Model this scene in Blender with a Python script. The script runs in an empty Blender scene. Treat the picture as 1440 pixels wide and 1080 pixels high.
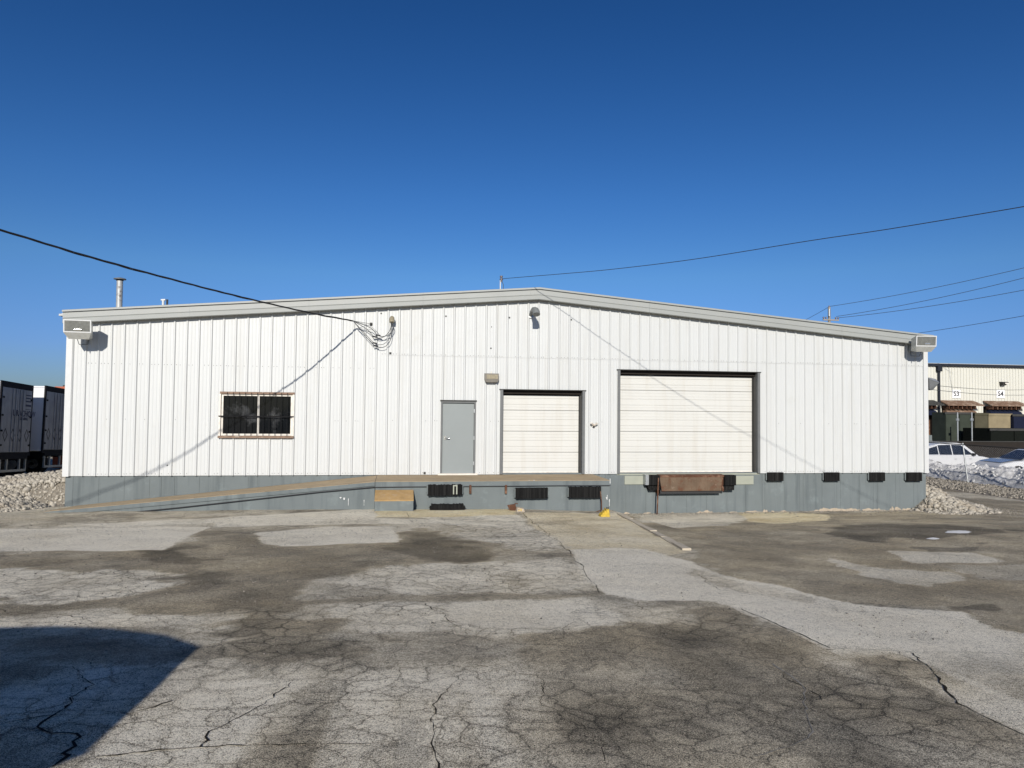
import bpy, math, random
import numpy as np
from mathutils import Vector, Matrix, noise as mn
random.seed(7); rng = np.random.default_rng(11)
S = bpy.context.scene; COL = S.collection
# ------------------------------------------------------------------ camera, sky, sun, exposure
FPX, PITCH, YAW, ROLL, CX, CD, CH = 1006.68, .0358, .1557, .0100, 8.3693, 19.8402, 2.9463
def cam_axes():
    cy, sy, cp, sp = math.cos(YAW), math.sin(YAW), math.cos(PITCH), math.sin(PITCH)
    F = np.array([sy*cp, cy*cp, sp]); R = np.array([cy, -sy, 0.]); U = np.cross(R, F)
    c, s = math.cos(ROLL), math.sin(ROLL)
    return F, c*R+s*U, -s*R+c*U
AF, AR, AU = cam_axes(); C0 = np.array([CX, -CD, CH])
cam = bpy.data.cameras.new('camera'); camo = bpy.data.objects.new('camera', cam); COL.objects.link(camo)
camo.matrix_world = Matrix(((AR[0], AU[0], -AF[0], CX), (AR[1], AU[1], -AF[1], -CD), (AR[2], AU[2], -AF[2], CH), (0, 0, 0, 1)))
cam.sensor_fit = 'HORIZONTAL'; cam.sensor_width = 36; cam.lens = 36*FPX/1440; cam.clip_start = .05; cam.clip_end = 3000
S.camera = camo
SUN = Vector((.188, 1, -.428)).normalized()
sun = bpy.data.lights.new('sun', 'SUN'); sun.energy = 4.5; sun.angle = math.radians(.53); sun.color = (1, .94, .86)
suno = bpy.data.objects.new('sun', sun); COL.objects.link(suno); suno.rotation_euler = SUN.to_track_quat('-Z', 'Y').to_euler()
world = bpy.data.worlds.new('World'); S.world = world; world.use_nodes = True
wn = world.node_tree.nodes; wl = world.node_tree.links
sky = wn.new('ShaderNodeTexSky'); sky.sky_type = 'NISHITA'; sky.sun_disc = False
sky.sun_elevation = math.radians(22.8); sky.sun_rotation = math.pi+math.atan2(.188, 1)
sky.air_density = 1.0; sky.dust_density = .25; sky.ozone_density = 2.2; sky.altitude = 200
gam = wn.new('ShaderNodeGamma'); gam.inputs[1].default_value = 1.25
hs = wn.new('ShaderNodeHueSaturation'); hs.inputs['Saturation'].default_value = 1.18
wl.new(sky.outputs[0], gam.inputs[0]); wl.new(gam.outputs[0], hs.inputs['Color'])
tc = wn.new('ShaderNodeTexCoord'); sx = wn.new('ShaderNodeSeparateXYZ'); wl.new(tc.outputs['Generated'], sx.inputs[0])   # direction: clear-air tint by height, same all round
cr_ = wn.new('ShaderNodeValToRGB'); wl.new(sx.outputs['Z'], cr_.inputs[0])
for i_, (p_, c_) in enumerate(((0., (.25, .375, .76)), (.075, (.35, .46, .87)), (.18, (.57, .675, .87)), (.28, (.53, .675, .89)), (.5, (.43, .60, .80)))):
    e_ = cr_.color_ramp.elements[i_] if i_ < 2 else cr_.color_ramp.elements.new(p_)
    e_.position = p_; e_.color = (*c_, 1)
mxs = wn.new('ShaderNodeMix'); mxs.data_type = 'RGBA'; mxs.blend_type = 'MULTIPLY'; mxs.inputs[0].default_value = 1
wl.new(hs.outputs[0], mxs.inputs[6]); wl.new(cr_.outputs[0], mxs.inputs[7])
wl.new(mxs.outputs[2], wn['Background'].inputs[0]); wn['Background'].inputs[1].default_value = .054
S.view_settings.view_transform = 'Standard'; S.view_settings.look = 'None'; S.view_settings.gamma = 1
S.view_settings.use_curve_mapping = False; S.view_settings.exposure = 0.2
S.render.engine = 'CYCLES'

# ------------------------------------------------------------------ placing from the solved camera
def ray(x, y): return AF*FPX+AR*(x-720)-AU*(y-540)
def at(x, y, Y=0.):
    d = ray(x, y); return C0+d*((Y-C0[1])/d[1])
def sm(a, b, x):
    t = np.clip((x-a)/(b-a), 0, 1); return t*t*(3-2*t)
def gz(X, Y):
    X = np.asarray(X, float); Y = np.asarray(Y, float)
    f = .055*np.clip(-Y, 0, 26)
    al = np.interp(X, [6, 11.3, 13.8], [.37, .31, .23])
    ar = .2*sm(-1.5, -7, Y)
    A = al*(1-sm(13.98, 14.35, X))+ar*sm(13.98, 14.35, X)
    A = A-sm(0, -1.5, X)*.75*sm(1.5, 7, Y)
    A = A-sm(25, 33, X)*.2*sm(-6, 2, Y)
    return f+A
def gp(x, y):
    d = ray(x, y); z = .3
    for _ in range(25):
        t = (z-C0[2])/d[2]; P = C0+d*t; z = .5*z+.5*float(gz(P[0], P[1]))
    return P
# ------------------------------------------------------------------ materials
MATS = {}
def mat(name, col, rough=.6, metal=0., spec=.5, var=0., vs=8., bump=0., bs=60., streak=None, rand=0., mix2=None, trans=0, emit=None):
    """principled with noise variation of colour, vertical streaks of dirt and painted highlight and fine bump; coordinates are object space"""
    if name in MATS: return MATS[name]
    m = bpy.data.materials.new(name); m.use_nodes = True; n = m.node_tree.nodes; l = m.node_tree.links
    b = n['Principled BSDF']; b.inputs['Roughness'].default_value = rough; b.inputs['Metallic'].default_value = metal
    b.inputs['Specular IOR Level'].default_value = spec
    geo = n.new('ShaderNodeNewGeometry'); cur = None
    rgb = n.new('ShaderNodeRGB'); rgb.outputs[0].default_value = (*col, 1); cur = rgb.outputs[0]
    def noise(scale, det=5, vec=None, rg=.55):
        t = n.new('ShaderNodeTexNoise'); t.inputs['Scale'].default_value = scale; t.inputs['Detail'].default_value = det; t.inputs['Roughness'].default_value = rg
        l.new(vec if vec else geo.outputs['Position'], t.inputs['Vector']); return t.outputs['Fac']
    def ramp(v, a, b_):
        r = n.new('ShaderNodeMapRange'); r.inputs[1].default_value = a; r.inputs[2].default_value = b_; r.clamp = True; l.new(v, r.inputs[0]); return r.outputs[0]
    def mixc(f, a, c, mode='MIX'):
        x = n.new('ShaderNodeMix'); x.data_type = 'RGBA'; x.blend_type = mode
        if isinstance(f, float): x.inputs[0].default_value = f
        else: l.new(f, x.inputs[0])
        l.new(a, x.inputs[6])
        if isinstance(c, tuple): x.inputs[7].default_value = (*c, 1)
        else: l.new(c, x.inputs[7])
        return x.outputs[2]
    def mul(a, k):
        x = n.new('ShaderNodeMath'); x.operation = 'MULTIPLY'; l.new(a, x.inputs[0])
        if isinstance(k, float): x.inputs[1].default_value = k
        else: l.new(k, x.inputs[1])
        return x.outputs[0]
    if var:
        f = ramp(noise(vs), .3, .7); cur = mixc(f, cur, tuple(c*(1-var) for c in col))
    if rand:
        oi = n.new('ShaderNodeObjectInfo'); cur = mixc(mul(oi.outputs['Random'], 1.), cur, tuple(c*(1-rand) for c in col))
    if mix2:                      # (colour, scale, lo, hi) patchy second colour (rust, bare concrete, dirt)
        for c2, sc, lo, hi in mix2: cur = mixc(ramp(noise(sc, 8, None, .65), lo, hi), cur, c2)
    if streak:                    # (colour, amount, xscale)
        c2, am, xs = streak
        mp = n.new('ShaderNodeMapping'); mp.inputs['Scale'].default_value = (xs, xs, .35); l.new(geo.outputs['Position'], mp.inputs[0])
        cur = mixc(mul(ramp(noise(1., 6, mp.outputs[0], .6), .5, .78), am), cur, c2)
    l.new(cur, b.inputs['Base Color'])
    if bump:
        bp = n.new('ShaderNodeBump'); bp.inputs['Strength'].default_value = bump; bp.inputs['Distance'].default_value = .01
        l.new(noise(bs, 6), bp.inputs['Height']); l.new(bp.outputs[0], b.inputs['Normal'])
    if trans: b.inputs['Transmission Weight'].default_value = trans
    MATS[name] = m; m['kit'] = 1
    return m
M = {}
M['siding'] = mat('white_siding', (.525, .54, .53), .45, var=.035, vs=1.3, rand=.03, streak=((.40, .39, .35), .38, 7.), bump=.45, bs=2.2, mix2=[((.42, .36, .28), 3.7, .70, .8), ((.46, .465, .43), 1.1, .6, .85)])
M['trimwhite'] = mat('white_trim', (.56, .57, .56), .4, var=.05)
M['rake'] = mat('grey_rake_trim', (.305, .32, .305), .5, var=.06, vs=1.5, streak=((.33, .33, .3), .3, 5.))
M['roofm'] = mat('roof_metal', (.45, .46, .45), .45, var=.1)
M['found'] = mat('blue_grey_painted_concrete', (.155, .178, .180), .8, spec=.2, var=.16, vs=.9, bump=.25, bs=25., streak=((.075, .09, .095), .7, 5.), mix2=[((.20, .235, .235), 2.2, .56, .8)])
M['foundx'] = M['found']
M['bare'] = mat('bare_cream_concrete', (.44, .37, .28), .9, var=.3, vs=9, bump=.4)
M['tan'] = mat('tan_worn_concrete', (.40, .31, .195), .9, spec=.2, var=.22, vs=2.5, bump=.3, bs=40, mix2=[((.30, .25, .18), 3., .5, .75)])
M['ochre'] = mat('ochre_painted_concrete', (.40, .265, .12), .9, spec=.2, var=.25, vs=6, bump=.3, mix2=[((.36, .27, .17), 8., .52, .75)])
M['door'] = mat('cream_door', (.56, .56, .525), .45, var=.04, vs=1.2, streak=((.42, .38, .30), .35, 4.), bump=.4, bs=1.8)
M['mdoor'] = mat('grey_steel_door', (.215, .24, .238), .5, var=.05, vs=2)
M['dgrey'] = mat('dark_grey_steel', (.05, .05, .047), .7, spec=.2, var=.2)
M['bronze'] = mat('dark_bronze_header', (.025, .021, .018), .8, spec=.15, var=.2)
M['jamb'] = mat('grey_jamb', (.13, .137, .137), .6, var=.15)
M['rubber'] = mat('black_rubber', (.010, .010, .010), .9, spec=.12, var=.4, vs=30, bump=.5, bs=80, streak=((.05, .05, .048), .9, 55.))  # paler streaks paint grey highlights on the laminations
M['rust'] = mat('rusty_steel', (.11, .052, .032), .9, spec=.15, var=.35, vs=4, bump=.4, bs=50, mix2=[((.20, .12, .08), 5., .48, .65), ((.11, .04, .022), 9., .58, .75)])
M['rustlip'] = mat('worn_rusty_lip', (.155, .11, .075), .9, spec=.15, var=.3, vs=3, bump=.3, bs=40, mix2=[((.11, .05, .03), 4., .5, .65), ((.26, .20, .15), 7., .6, .75)], streak=((.09, .05, .03), .5, 9.))
M['cream'] = mat('pale_green_grey_plate', (.31, .325, .265), .7, var=.12, vs=4)
M['galv'] = mat('galvanised_metal', (.42, .44, .44), .4, .6, var=.25, vs=9)
M['lamp'] = mat('lamp_housing', (.52, .53, .50), .4, .2, var=.15, vs=9, mix2=[((.36, .34, .28), 9., .55, .75)])
M['lens'] = mat('lamp_glass', (.30, .31, .29), .12, .55, var=.3, vs=12)
M['bulb'] = mat('lamp_reflector', (.8, .8, .75), .1, .8)
M['dlens'] = mat('dirty_lens', (.33, .29, .2), .25, var=.3, vs=15)
M['bronzelamp'] = mat('bronze_lamp', (.16, .145, .115), .5, var=.3, vs=12)
M['glass'] = mat('dark_window_glass', (.006, .007, .008), .08, spec=.25, mix2=[((.11, .115, .12), 1.3, .56, .8)])
M['winframe'] = mat('old_white_frame', (.72, .68, .6), .6, var=.25, vs=9, mix2=[((.35, .22, .14), 7., .6, .72)])
M['winbrown'] = mat('stained_sill', (.24, .16, .11), .8, var=.3, vs=8, mix2=[((.5, .45, .38), 5., .6, .72)])
M['bar'] = mat('black_iron', (.012, .012, .013), .8, spec=.1, var=.3)
M['cable'] = mat('black_cable', (.012, .012, .014), .6)
M['wire'] = mat('grey_wire', (.05, .055, .06), .6)
M['asph'] = mat('plainasphalt', (.12, .11, .1), .9)
M['yellow'] = mat('yellow_paint', (.55, .38, .03), .7, var=.3, vs=12, mix2=[((.08, .07, .05), 16., .55, .62)])
M['stone'] = mat('pale_limestone', (.52, .48, .40), .95, spec=.1, var=.55, vs=14, mix2=[((.16, .14, .115), 9., .55, .7), ((.30, .25, .18), 1.3, .5, .8)])
M['vstone'] = mat('dirty_verge_stone', (.36, .33, .28), .95, spec=.1, var=.55, vs=14, mix2=[((.12, .11, .09), 7., .5, .65)])
M['stonebase'] = mat('gravel_bed', (.27, .24, .19), .95, var=.6, vs=22, bump=1., bs=40)
M['snow'] = mat('dirty_snow', (.72, .72, .71), .85, var=.4, vs=2.6, bump=.8, bs=9, mix2=[((.16, .15, .14), 3.4, .56, .72), ((.10, .095, .09), 11., .58, .74)])
M['ice'] = mat('white_ice', (.75, .75, .74), .8, var=.2, vs=20)
M['carwhite'] = mat('white_car_paint', (.60, .61, .62), .2, spec=.5, var=.03)
M['cardark'] = mat('dark_car_glass', (.012, .015, .022), .05, spec=.7)
M['hoodgrey'] = mat('hood_reflection', (.32, .36, .42), .2, .4, spec=.6)  # blue-grey puts a reflection into the colour of the white car's hood
M['tyre'] = mat('tyre_rubber', (.015, .015, .015), .8)
M['rim'] = mat('alloy_rim', (.4, .4, .42), .3, .8)
M['headl'] = mat('headlamp', (.6, .62, .65), .08, .3)
M['redl'] = mat('tail_lamp', (.3, .01, .01), .2)
M['trgrey'] = mat('grey_trailer_panel', (.36, .37, .385), .6, var=.25, vs=2.5, streak=((.12, .12, .12), .6, 4.))
M['trwhite'] = mat('white_trailer_panel', (.62, .63, .64), .4, var=.05)
M['trdark'] = mat('trailer_frame', (.02, .02, .022), .8, spec=.15, var=.3)
M['orange'] = mat('orange_box', (.42, .11, .05), .7, var=.2)
M['navy'] = mat('navy_letter', (.02, .025, .07), .6)
M['blackp'] = mat('black_print', (.02, .02, .02), .6)
M['creamwall'] = mat('cream_metal_wall', (.57, .565, .50), .5, var=.05, vs=.8, rand=.04)
M['gutter'] = mat('dark_gutter', (.02, .023, .03), .8, spec=.15)
M['canopy'] = mat('rusty_canopy', (.20, .125, .085), .9, spec=.15, var=.3, vs=2.5, mix2=[((.32, .25, .19), 2., .5, .65)])
M['dumpgreen'] = mat('dark_green_container', (.045, .055, .042), .8, spec=.15, var=.3, vs=1.5)
M['dumpbrown'] = mat('olive_brown_container', (.085, .078, .05), .8, spec=.15, var=.3, vs=1.5)
M['ply'] = mat('plywood_sheet', (.27, .225, .14), .9, spec=.15, var=.25, vs=1.5)
M['navybox'] = mat('navy_container', (.012, .016, .035), .8, spec=.1, var=.2)
M['signw'] = mat('white_sign', (.8, .8, .8), .5)
M['wood'] = mat('grey_wood', (.30, .27, .23), .9, var=.3, vs=6)
M['insul'] = mat('insulator', (.12, .1, .1), .3)
M['concpost'] = mat('concrete_curb', (.50, .44, .34), .95, var=.2, vs=5, bump=.3)

# ------------------------------------------------------------------ mesh helpers
class MB:
    def __init__(s): s.v = []; s.f = []; s.sm = []
    def add(s, vs, fs, smooth=False):
        o = len(s.v); s.v += [tuple(map(float, p)) for p in vs]; s.f += [tuple(i+o for i in f) for f in fs]; s.sm += [smooth]*len(fs); return s
    def box(s, x0, x1, y0, y1, z0, z1):
        x0, x1 = sorted((x0, x1)); y0, y1 = sorted((y0, y1)); z0, z1 = sorted((z0, z1))
        return s.add([(x0,y0,z0),(x1,y0,z0),(x1,y1,z0),(x0,y1,z0),(x0,y0,z1),(x1,y0,z1),(x1,y1,z1),(x0,y1,z1)],
                     [(0,3,2,1),(4,5,6,7),(0,1,5,4),(1,2,6,5),(2,3,7,6),(3,0,4,7)])
    def hexa(s, b, t):     # bottom 4 and top 4 corners, counter-clockwise from above
        return s.add(list(b)+list(t), [(0,3,2,1),(4,5,6,7),(0,1,5,4),(1,2,6,5),(2,3,7,6),(3,0,4,7)])
    def prism(s, poly, a, b):  # poly of 3D offsets placed at a and at b
        n = len(poly); vs = [tuple(np.add(p, a)) for p in poly]+[tuple(np.add(p, b)) for p in poly]
        return s.add(vs, [tuple(range(n-1, -1, -1)), tuple(range(n, 2*n))]+[(i, (i+1) % n, n+(i+1) % n, n+i) for i in range(n)])
    def tube(s, pts, r, seg=8, cap=True):
        pts = [Vector(p) for p in pts]; n = len(pts); rs = r if isinstance(r, (list, tuple)) else [r]*n
        vs = []; up = Vector((0, 0, 1)); prev = None
        for i, p in enumerate(pts):
            t = (pts[min(i+1, n-1)]-pts[max(i-1, 0)]).normalized()
            a = (prev-t*prev.dot(t)) if prev is not None else (up.cross(t) if abs(t.z) < .95 else Vector((1, 0, 0)).cross(t))
            a.normalize(); prev = a; b = t.cross(a)
            for k in range(seg):
                q = 2*math.pi*k/seg; vs.append(p+(a*math.cos(q)+b*math.sin(q))*rs[i])
        fs = [(i*seg+k, i*seg+(k+1) % seg, (i+1)*seg+(k+1) % seg, (i+1)*seg+k) for i in range(n-1) for k in range(seg)]
        s.add(vs, fs, True)
        if cap: s.add(vs[:seg], [tuple(range(seg-1, -1, -1))]); s.add(vs[-seg:], [tuple(range(seg))])
        return s
    def build(s, name, m, parent=None, kind=None):
        me = bpy.data.meshes.new(name); me.from_pydata(s.v, [], s.f); me.polygons.foreach_set('use_smooth', s.sm)
        me.materials.append(m); me.update()
        o = bpy.data.objects.new(name, me); COL.objects.link(o)
        if parent is not None: put(o, parent)
        if kind: o['kind'] = kind
        return o
def wpos(o):
    p = Vector(o.location)
    while o.parent: o = o.parent; p = p+Vector(o.location)
    return p
def put(o, parent):
    """geometry is written in world metres: moved into the parent's frame"""
    o.parent = parent; o.location = Vector(o.location)-wpos(parent)
def thing(name, label, cat, loc=(0, 0, 0), group=None):
    o = bpy.data.objects.new(name, None); COL.objects.link(o); o.location = loc; o.empty_display_size = .2
    return tag(o, label, cat, group)
def tag(o, label=None, cat=None, group=None, kind=None):
    if label: o['label'] = label
    if cat: o['category'] = cat
    if group: o['group'] = group
    if kind: o['kind'] = kind
    return o
def dup_tree(o, parent=None):
    c = o.copy(); COL.objects.link(c)
    if parent is not None: c.parent = parent
    for ch in list(o.children): dup_tree(ch, c)
    return c
def text(body, size, loc, rot, m, parent, name='lettering', align='CENTER'):
    cu = bpy.data.curves.new(name, 'FONT'); cu.body = body; cu.size = size; cu.align_x = align; cu.align_y = 'CENTER'; cu.extrude = .002; cu.offset = size*.02
    cu.resolution_u = 3; cu.materials.append(m)
    o = bpy.data.objects.new(name, cu); COL.objects.link(o); bpy.context.view_layer.update()
    me_ = bpy.data.meshes.new_from_object(o.evaluated_get(bpy.context.evaluated_depsgraph_get())); bpy.data.objects.remove(o)
    o = bpy.data.objects.new(name, me_); COL.objects.link(o); me_.materials.clear(); me_.materials.append(m); o.location = loc; o.rotation_euler = rot; put(o, parent); return o
# numpy value noise
_lat = rng.random((512, 512))
def vn(x, y, sc, off=0):
    x = x*sc+off*17.3+200; y = y*sc+off*9.1+200; xi = np.floor(x).astype(int); yi = np.floor(y).astype(int)
    fx = x-xi; fy = y-yi; fx = fx*fx*(3-2*fx); fy = fy*fy*(3-2*fy)
    g = lambda a, b: _lat[a & 511, b & 511]
    return (g(xi, yi)*(1-fx)+g(xi+1, yi)*fx)*(1-fy)+(g(xi, yi+1)*(1-fx)+g(xi+1, yi+1)*fx)*fy
def fbm(x, y, sc, o=4, off=0):
    return sum(vn(x, y, sc*2**k, off+k)*.5**k for k in range(o))/sum(.5**k for k in range(o))

# ------------------------------------------------------------------ ground sheet, with the layout of its patches painted as attributes
def axis(segs):
    out = []
    for a, b, s in segs: out += list(np.arange(a, b-1e-6, s))
    return np.array(out+[segs[-1][1]])
gxs = axis([(-900, -100, 200), (-100, -20, 10), (-20, -6, .5), (-6, 26, .055), (26, 46, .25), (46, 120, 8), (120, 900, 130)])
gys = axis([(-300, -40, 40), (-40, -14.6, 1.), (-14.6, -7, .045), (-7, .4, .06), (.4, 20, .4), (20, 100, 8), (100, 1200, 150)])
GX, GY = np.meshgrid(gxs, gys)
GZ = gz(GX, GY)+(fbm(GX, GY, .8, 3, 5)-.5)*.05*sm(-.3, -3, GY)*((GX > -6) & (GX < 30))
GZ = GZ-.35*sm(300, 1200, np.hypot(GX, GY))
tone = np.full(GX.shape, .27); warm = np.full(GX.shape, .45); crk = np.full(GX.shape, .45); rough_ = np.zeros(GX.shape)
wx = GX+(fbm(GX, GY, .7, 5, 1)-.5)*1.0; wy = GY+(fbm(GX, GY, .7, 5, 9)-.5)*1.0
wxs = GX+(fbm(GX, GY, 2., 5, 3)-.5)*.26; wys = GY+(fbm(GX, GY, 2., 5, 4)-.5)*.26
brk = fbm(GX, GY, 2.6, 5, 41)
def paint(poly, t=None, w=None, c=None, feather=.1, soft=False, amt=1., wob=None):
    pts = [gp(*p)[:2] for p in poly]; xs = [p[0] for p in pts]; ys = [p[1] for p in pts]
    m = feather*2+1.
    r0, r1 = np.searchsorted(gys, [min(ys)-m, max(ys)+m]); c0, c1 = np.searchsorted(gxs, [min(xs)-m, max(xs)+m])
    sl = (slice(r0, r1), slice(c0, c1)); X = (wx if soft else wxs)[sl]; Y = (wy if soft else wys)[sl]
    d = np.full(X.shape, 1e9); ins = np.zeros(X.shape, bool); n = len(pts)
    for i in range(n):
        (ax, ay), (bx, by) = pts[i], pts[(i+1) % n]; ex, ey = bx-ax, by-ay
        t_ = np.clip(((X-ax)*ex+(Y-ay)*ey)/(ex*ex+ey*ey+1e-9), 0, 1)
        d = np.minimum(d, np.hypot(X-ax-t_*ex, Y-ay-t_*ey))
        cnd = (ay > Y) != (by > Y)
        ins ^= cnd & (X < (bx-ax)*(Y-ay)/(by-ay+1e-12)+ax)
    sd = np.where(ins, d, -d); k = sm(-feather, feather, sd); k = sm(.22, .78, k+(brk[sl]-.5)*(2.6 if soft else 1.2)*np.clip(4*k*(1-k), 0, 1)**.7)*amt
    for arr, val in ((tone, t), (warm, w), (crk, c)):
        if val is not None: arr[sl] = arr[sl]*(1-k)+val*k
# broad base variation
tone += (fbm(GX, GY, .35, 5, 2)-.5)*.16
# right hand dirt-covered lane and the road beyond the corner
paint([(872,722),(1300,716),(1500,690),(1600,900),(1440,900),(1340,862),(1150,850),(1000,792),(968,776)], .185, .62, .04, .25, True)
paint([(1300,676),(1440,688),(1700,715),(1700,760),(1440,715),(1300,700)], .16, .5, 0, .5, True)
paint([(1300,690),(1380,694),(1440,702),(1440,706),(1370,700),(1300,694)], .27, .4, 0, .2, True)
paint([(1038,721),(1100,720),(1165,724),(1168,731),(1085,737),(1055,733)], .35, 1.3, 0, .08)
paint([(890,725),(965,722),(1030,722),(1040,727),(1025,741),(965,741),(905,735)], .36, .35, .3, .15, True)
paint([(1165,782),(1215,796),(1290,800),(1318,810),(1280,826),(1240,822),(1190,803)], .31, .35, 0, .14, True)
paint([(1255,777),(1380,778),(1425,787),(1400,792),(1300,793)], .33, .3, 0, .12, True)
paint([(1310,796),(1450,792),(1460,815),(1350,812)], .235, .35, 0, .2, True)
paint([(1190,738),(1330,738),(1440,745),(1340,754),(1230,762),(1130,756)], .10, .5, 0, .35, True)
paint([(1290,771),(1390,767),(1370,776),(1300,777)], .11, .5, 0, .15, True)
paint([(1325,856),(1390,854),(1378,866),(1340,868)], .10, .6, 0, .15, True)
paint([(1060,755),(1120,748),(1180,757),(1100,766)], .27, .5, 0, .3, True, .5)
# apron and pad
paint([(733,721),(868,721),(966,778),(905,786),(800,774),(768,752),(742,732)], .355, .95, .03, .05)
paint([(740,730),(800,726),(810,734),(760,737)], .22, .7, .2, .3, True, .6)
paint([(527,716),(583,716),(722,711),(728,724),(640,727),(527,728)], .37, 1.35, 0, .04)
paint([(592,727),(728,724),(752,744),(700,748),(630,738)], .50, .25, .7, .1)
paint([(650,735),(745,745),(775,775),(700,772),(660,760)], .40, .35, 1, .3, True, .8)
# dark worn area left and middle
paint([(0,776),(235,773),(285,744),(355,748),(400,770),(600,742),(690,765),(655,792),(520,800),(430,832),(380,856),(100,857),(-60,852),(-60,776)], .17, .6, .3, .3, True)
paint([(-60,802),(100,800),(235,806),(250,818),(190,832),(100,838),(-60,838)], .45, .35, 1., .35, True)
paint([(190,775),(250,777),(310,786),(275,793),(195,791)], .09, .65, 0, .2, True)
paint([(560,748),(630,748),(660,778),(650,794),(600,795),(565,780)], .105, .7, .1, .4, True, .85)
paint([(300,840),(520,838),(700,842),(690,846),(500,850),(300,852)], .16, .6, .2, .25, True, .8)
# light patches
paint([(-60,745),(140,741),(292,741),(262,756),(232,773),(-60,776)], .45, .3, .05, .05)
paint([(110,737),(300,728),(527,715),(527,729),(300,735),(160,741)], .47, .35, .1, .06)
paint([(300,735),(527,729),(640,731),(640,737),(527,737),(300,741)], .50, .35, .5, .06)
paint([(362,749),(470,741),(556,741),(562,764),(400,769),(360,760)], .45, .3, .05, .08)
# centre cracked ground
paint([(505,800),(600,793),(790,786),(828,808),(842,834),(760,832),(600,838),(510,828)], .42, .45, 1., .3, True)
paint([(440,850),(600,842),(830,845),(850,880),(700,890),(520,890),(430,880)], .44, .42, 1., .25, True)
paint([(628,852),(700,842),(800,848),(812,866),(790,880),(700,886),(640,878)], .45, .45, .08, .08)
paint([(520,836),(930,836),(900,845),(520,844)], .18, .55, .3, .2, True, .8)
paint([(0,862),(400,858),(430,880),(300,885),(100,880),(0,880)], .42, .4, 1., .3, True)
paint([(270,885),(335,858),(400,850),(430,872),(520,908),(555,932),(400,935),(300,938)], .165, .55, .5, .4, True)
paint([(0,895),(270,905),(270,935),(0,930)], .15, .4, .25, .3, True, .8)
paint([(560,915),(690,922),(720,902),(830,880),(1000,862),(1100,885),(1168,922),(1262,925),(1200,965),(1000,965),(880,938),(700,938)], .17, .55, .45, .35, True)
paint([(0,940),(270,945),(500,928),(700,940),(790,1000),(730,1060),(400,1052),(0,1060)], .40, .32, 1., .35, True)
paint([(560,940),(760,945),(780,985),(700,1000),(560,990)], .38, .3, .5, .3, True, .7)
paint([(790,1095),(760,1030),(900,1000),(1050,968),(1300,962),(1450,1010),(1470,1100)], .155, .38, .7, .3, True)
paint([(740,950),(960,945),(1090,960),(1000,990),(800,1010)], .28, .35, .9, .3, True, .8)
paint([(870,992),(1000,978),(1065,998),(900,1014)], .36, .25, .2, .2, True, .8)
paint([(380,1030),(640,1010),(660,1016),(420,1045)], .15, .5, .3, .1, True, .8)
paint([(-30,1100),(80,1072),(300,1052),(604,1038),(606,1100)], .27, .12, 0, .03)
# long pale patch running down to the right
paint([(802,775),(850,770),(905,772),(975,792),(1010,808),(1080,822),(1200,850),(1350,860),(1400,884),(1500,900),(1500,916),(1165,915),(1045,858),(1000,846),(905,843),(845,834),(815,797)], .47, .3, .12, .035)
paint([(990,800),(1080,822),(1180,848),(1150,850),(1050,830),(985,812)], .33, .4, .5, .12, True, .8)
paint([(1288,924),(1460,920),(1460,1045),(1375,1006),(1312,958)], .40, .3, .15, .06)
paint([(1300,935),(1440,935),(1440,955),(1350,950)], .26, .4, .3, .2, True, .6)
warm = warm+.03+.15*np.clip((.3-tone)/.15, 0, 1)
_b = fbm(GX, GY, 1.1, 6, 51)
tone = tone*(1+.55*(fbm(GX, GY, 1.6, 5, 6)-.5))*(1-.27*sm(.56, .70, _b)*(GY < -.5)*(crk > .12))*(1+.18*sm(.54, .66, fbm(GX, GY, .9, 6, 61)))
tone = np.clip(tone+(fbm(GX, GY, 1.6, 4, 6)-.5)*.06, .05, .6)
tone = np.clip(.45*(tone/.45)**1.22, .035, .6)
nv = GX.size; ny, nx = GX.shape
me = bpy.data.meshes.new('ground'); me.vertices.add(nv); me.vertices.foreach_set('co', np.stack([GX, GY, GZ], -1).astype(np.float32).ravel())
idx = np.arange(nv).reshape(ny, nx); q = np.stack([idx[:-1, :-1], idx[:-1, 1:], idx[1:, 1:], idx[1:, :-1]], -1).reshape(-1, 4)
me.loops.add(q.size); me.loops.foreach_set('vertex_index', q.ravel().astype(np.int32)); me.polygons.add(len(q))
me.polygons.foreach_set('loop_start', (np.arange(len(q))*4).astype(np.int32)); me.update(calc_edges=True)
me.polygons.foreach_set('use_smooth', np.ones(len(q), bool))
for nm, arr in (('tone', tone), ('warm', warm), ('crk', crk)):
    a = me.attributes.new(nm, 'FLOAT', 'POINT'); a.data.foreach_set('value', arr.astype(np.float32).ravel())
ground = bpy.data.objects.new('ground', me); COL.objects.link(ground); ground['kind'] = 'structure'
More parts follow.
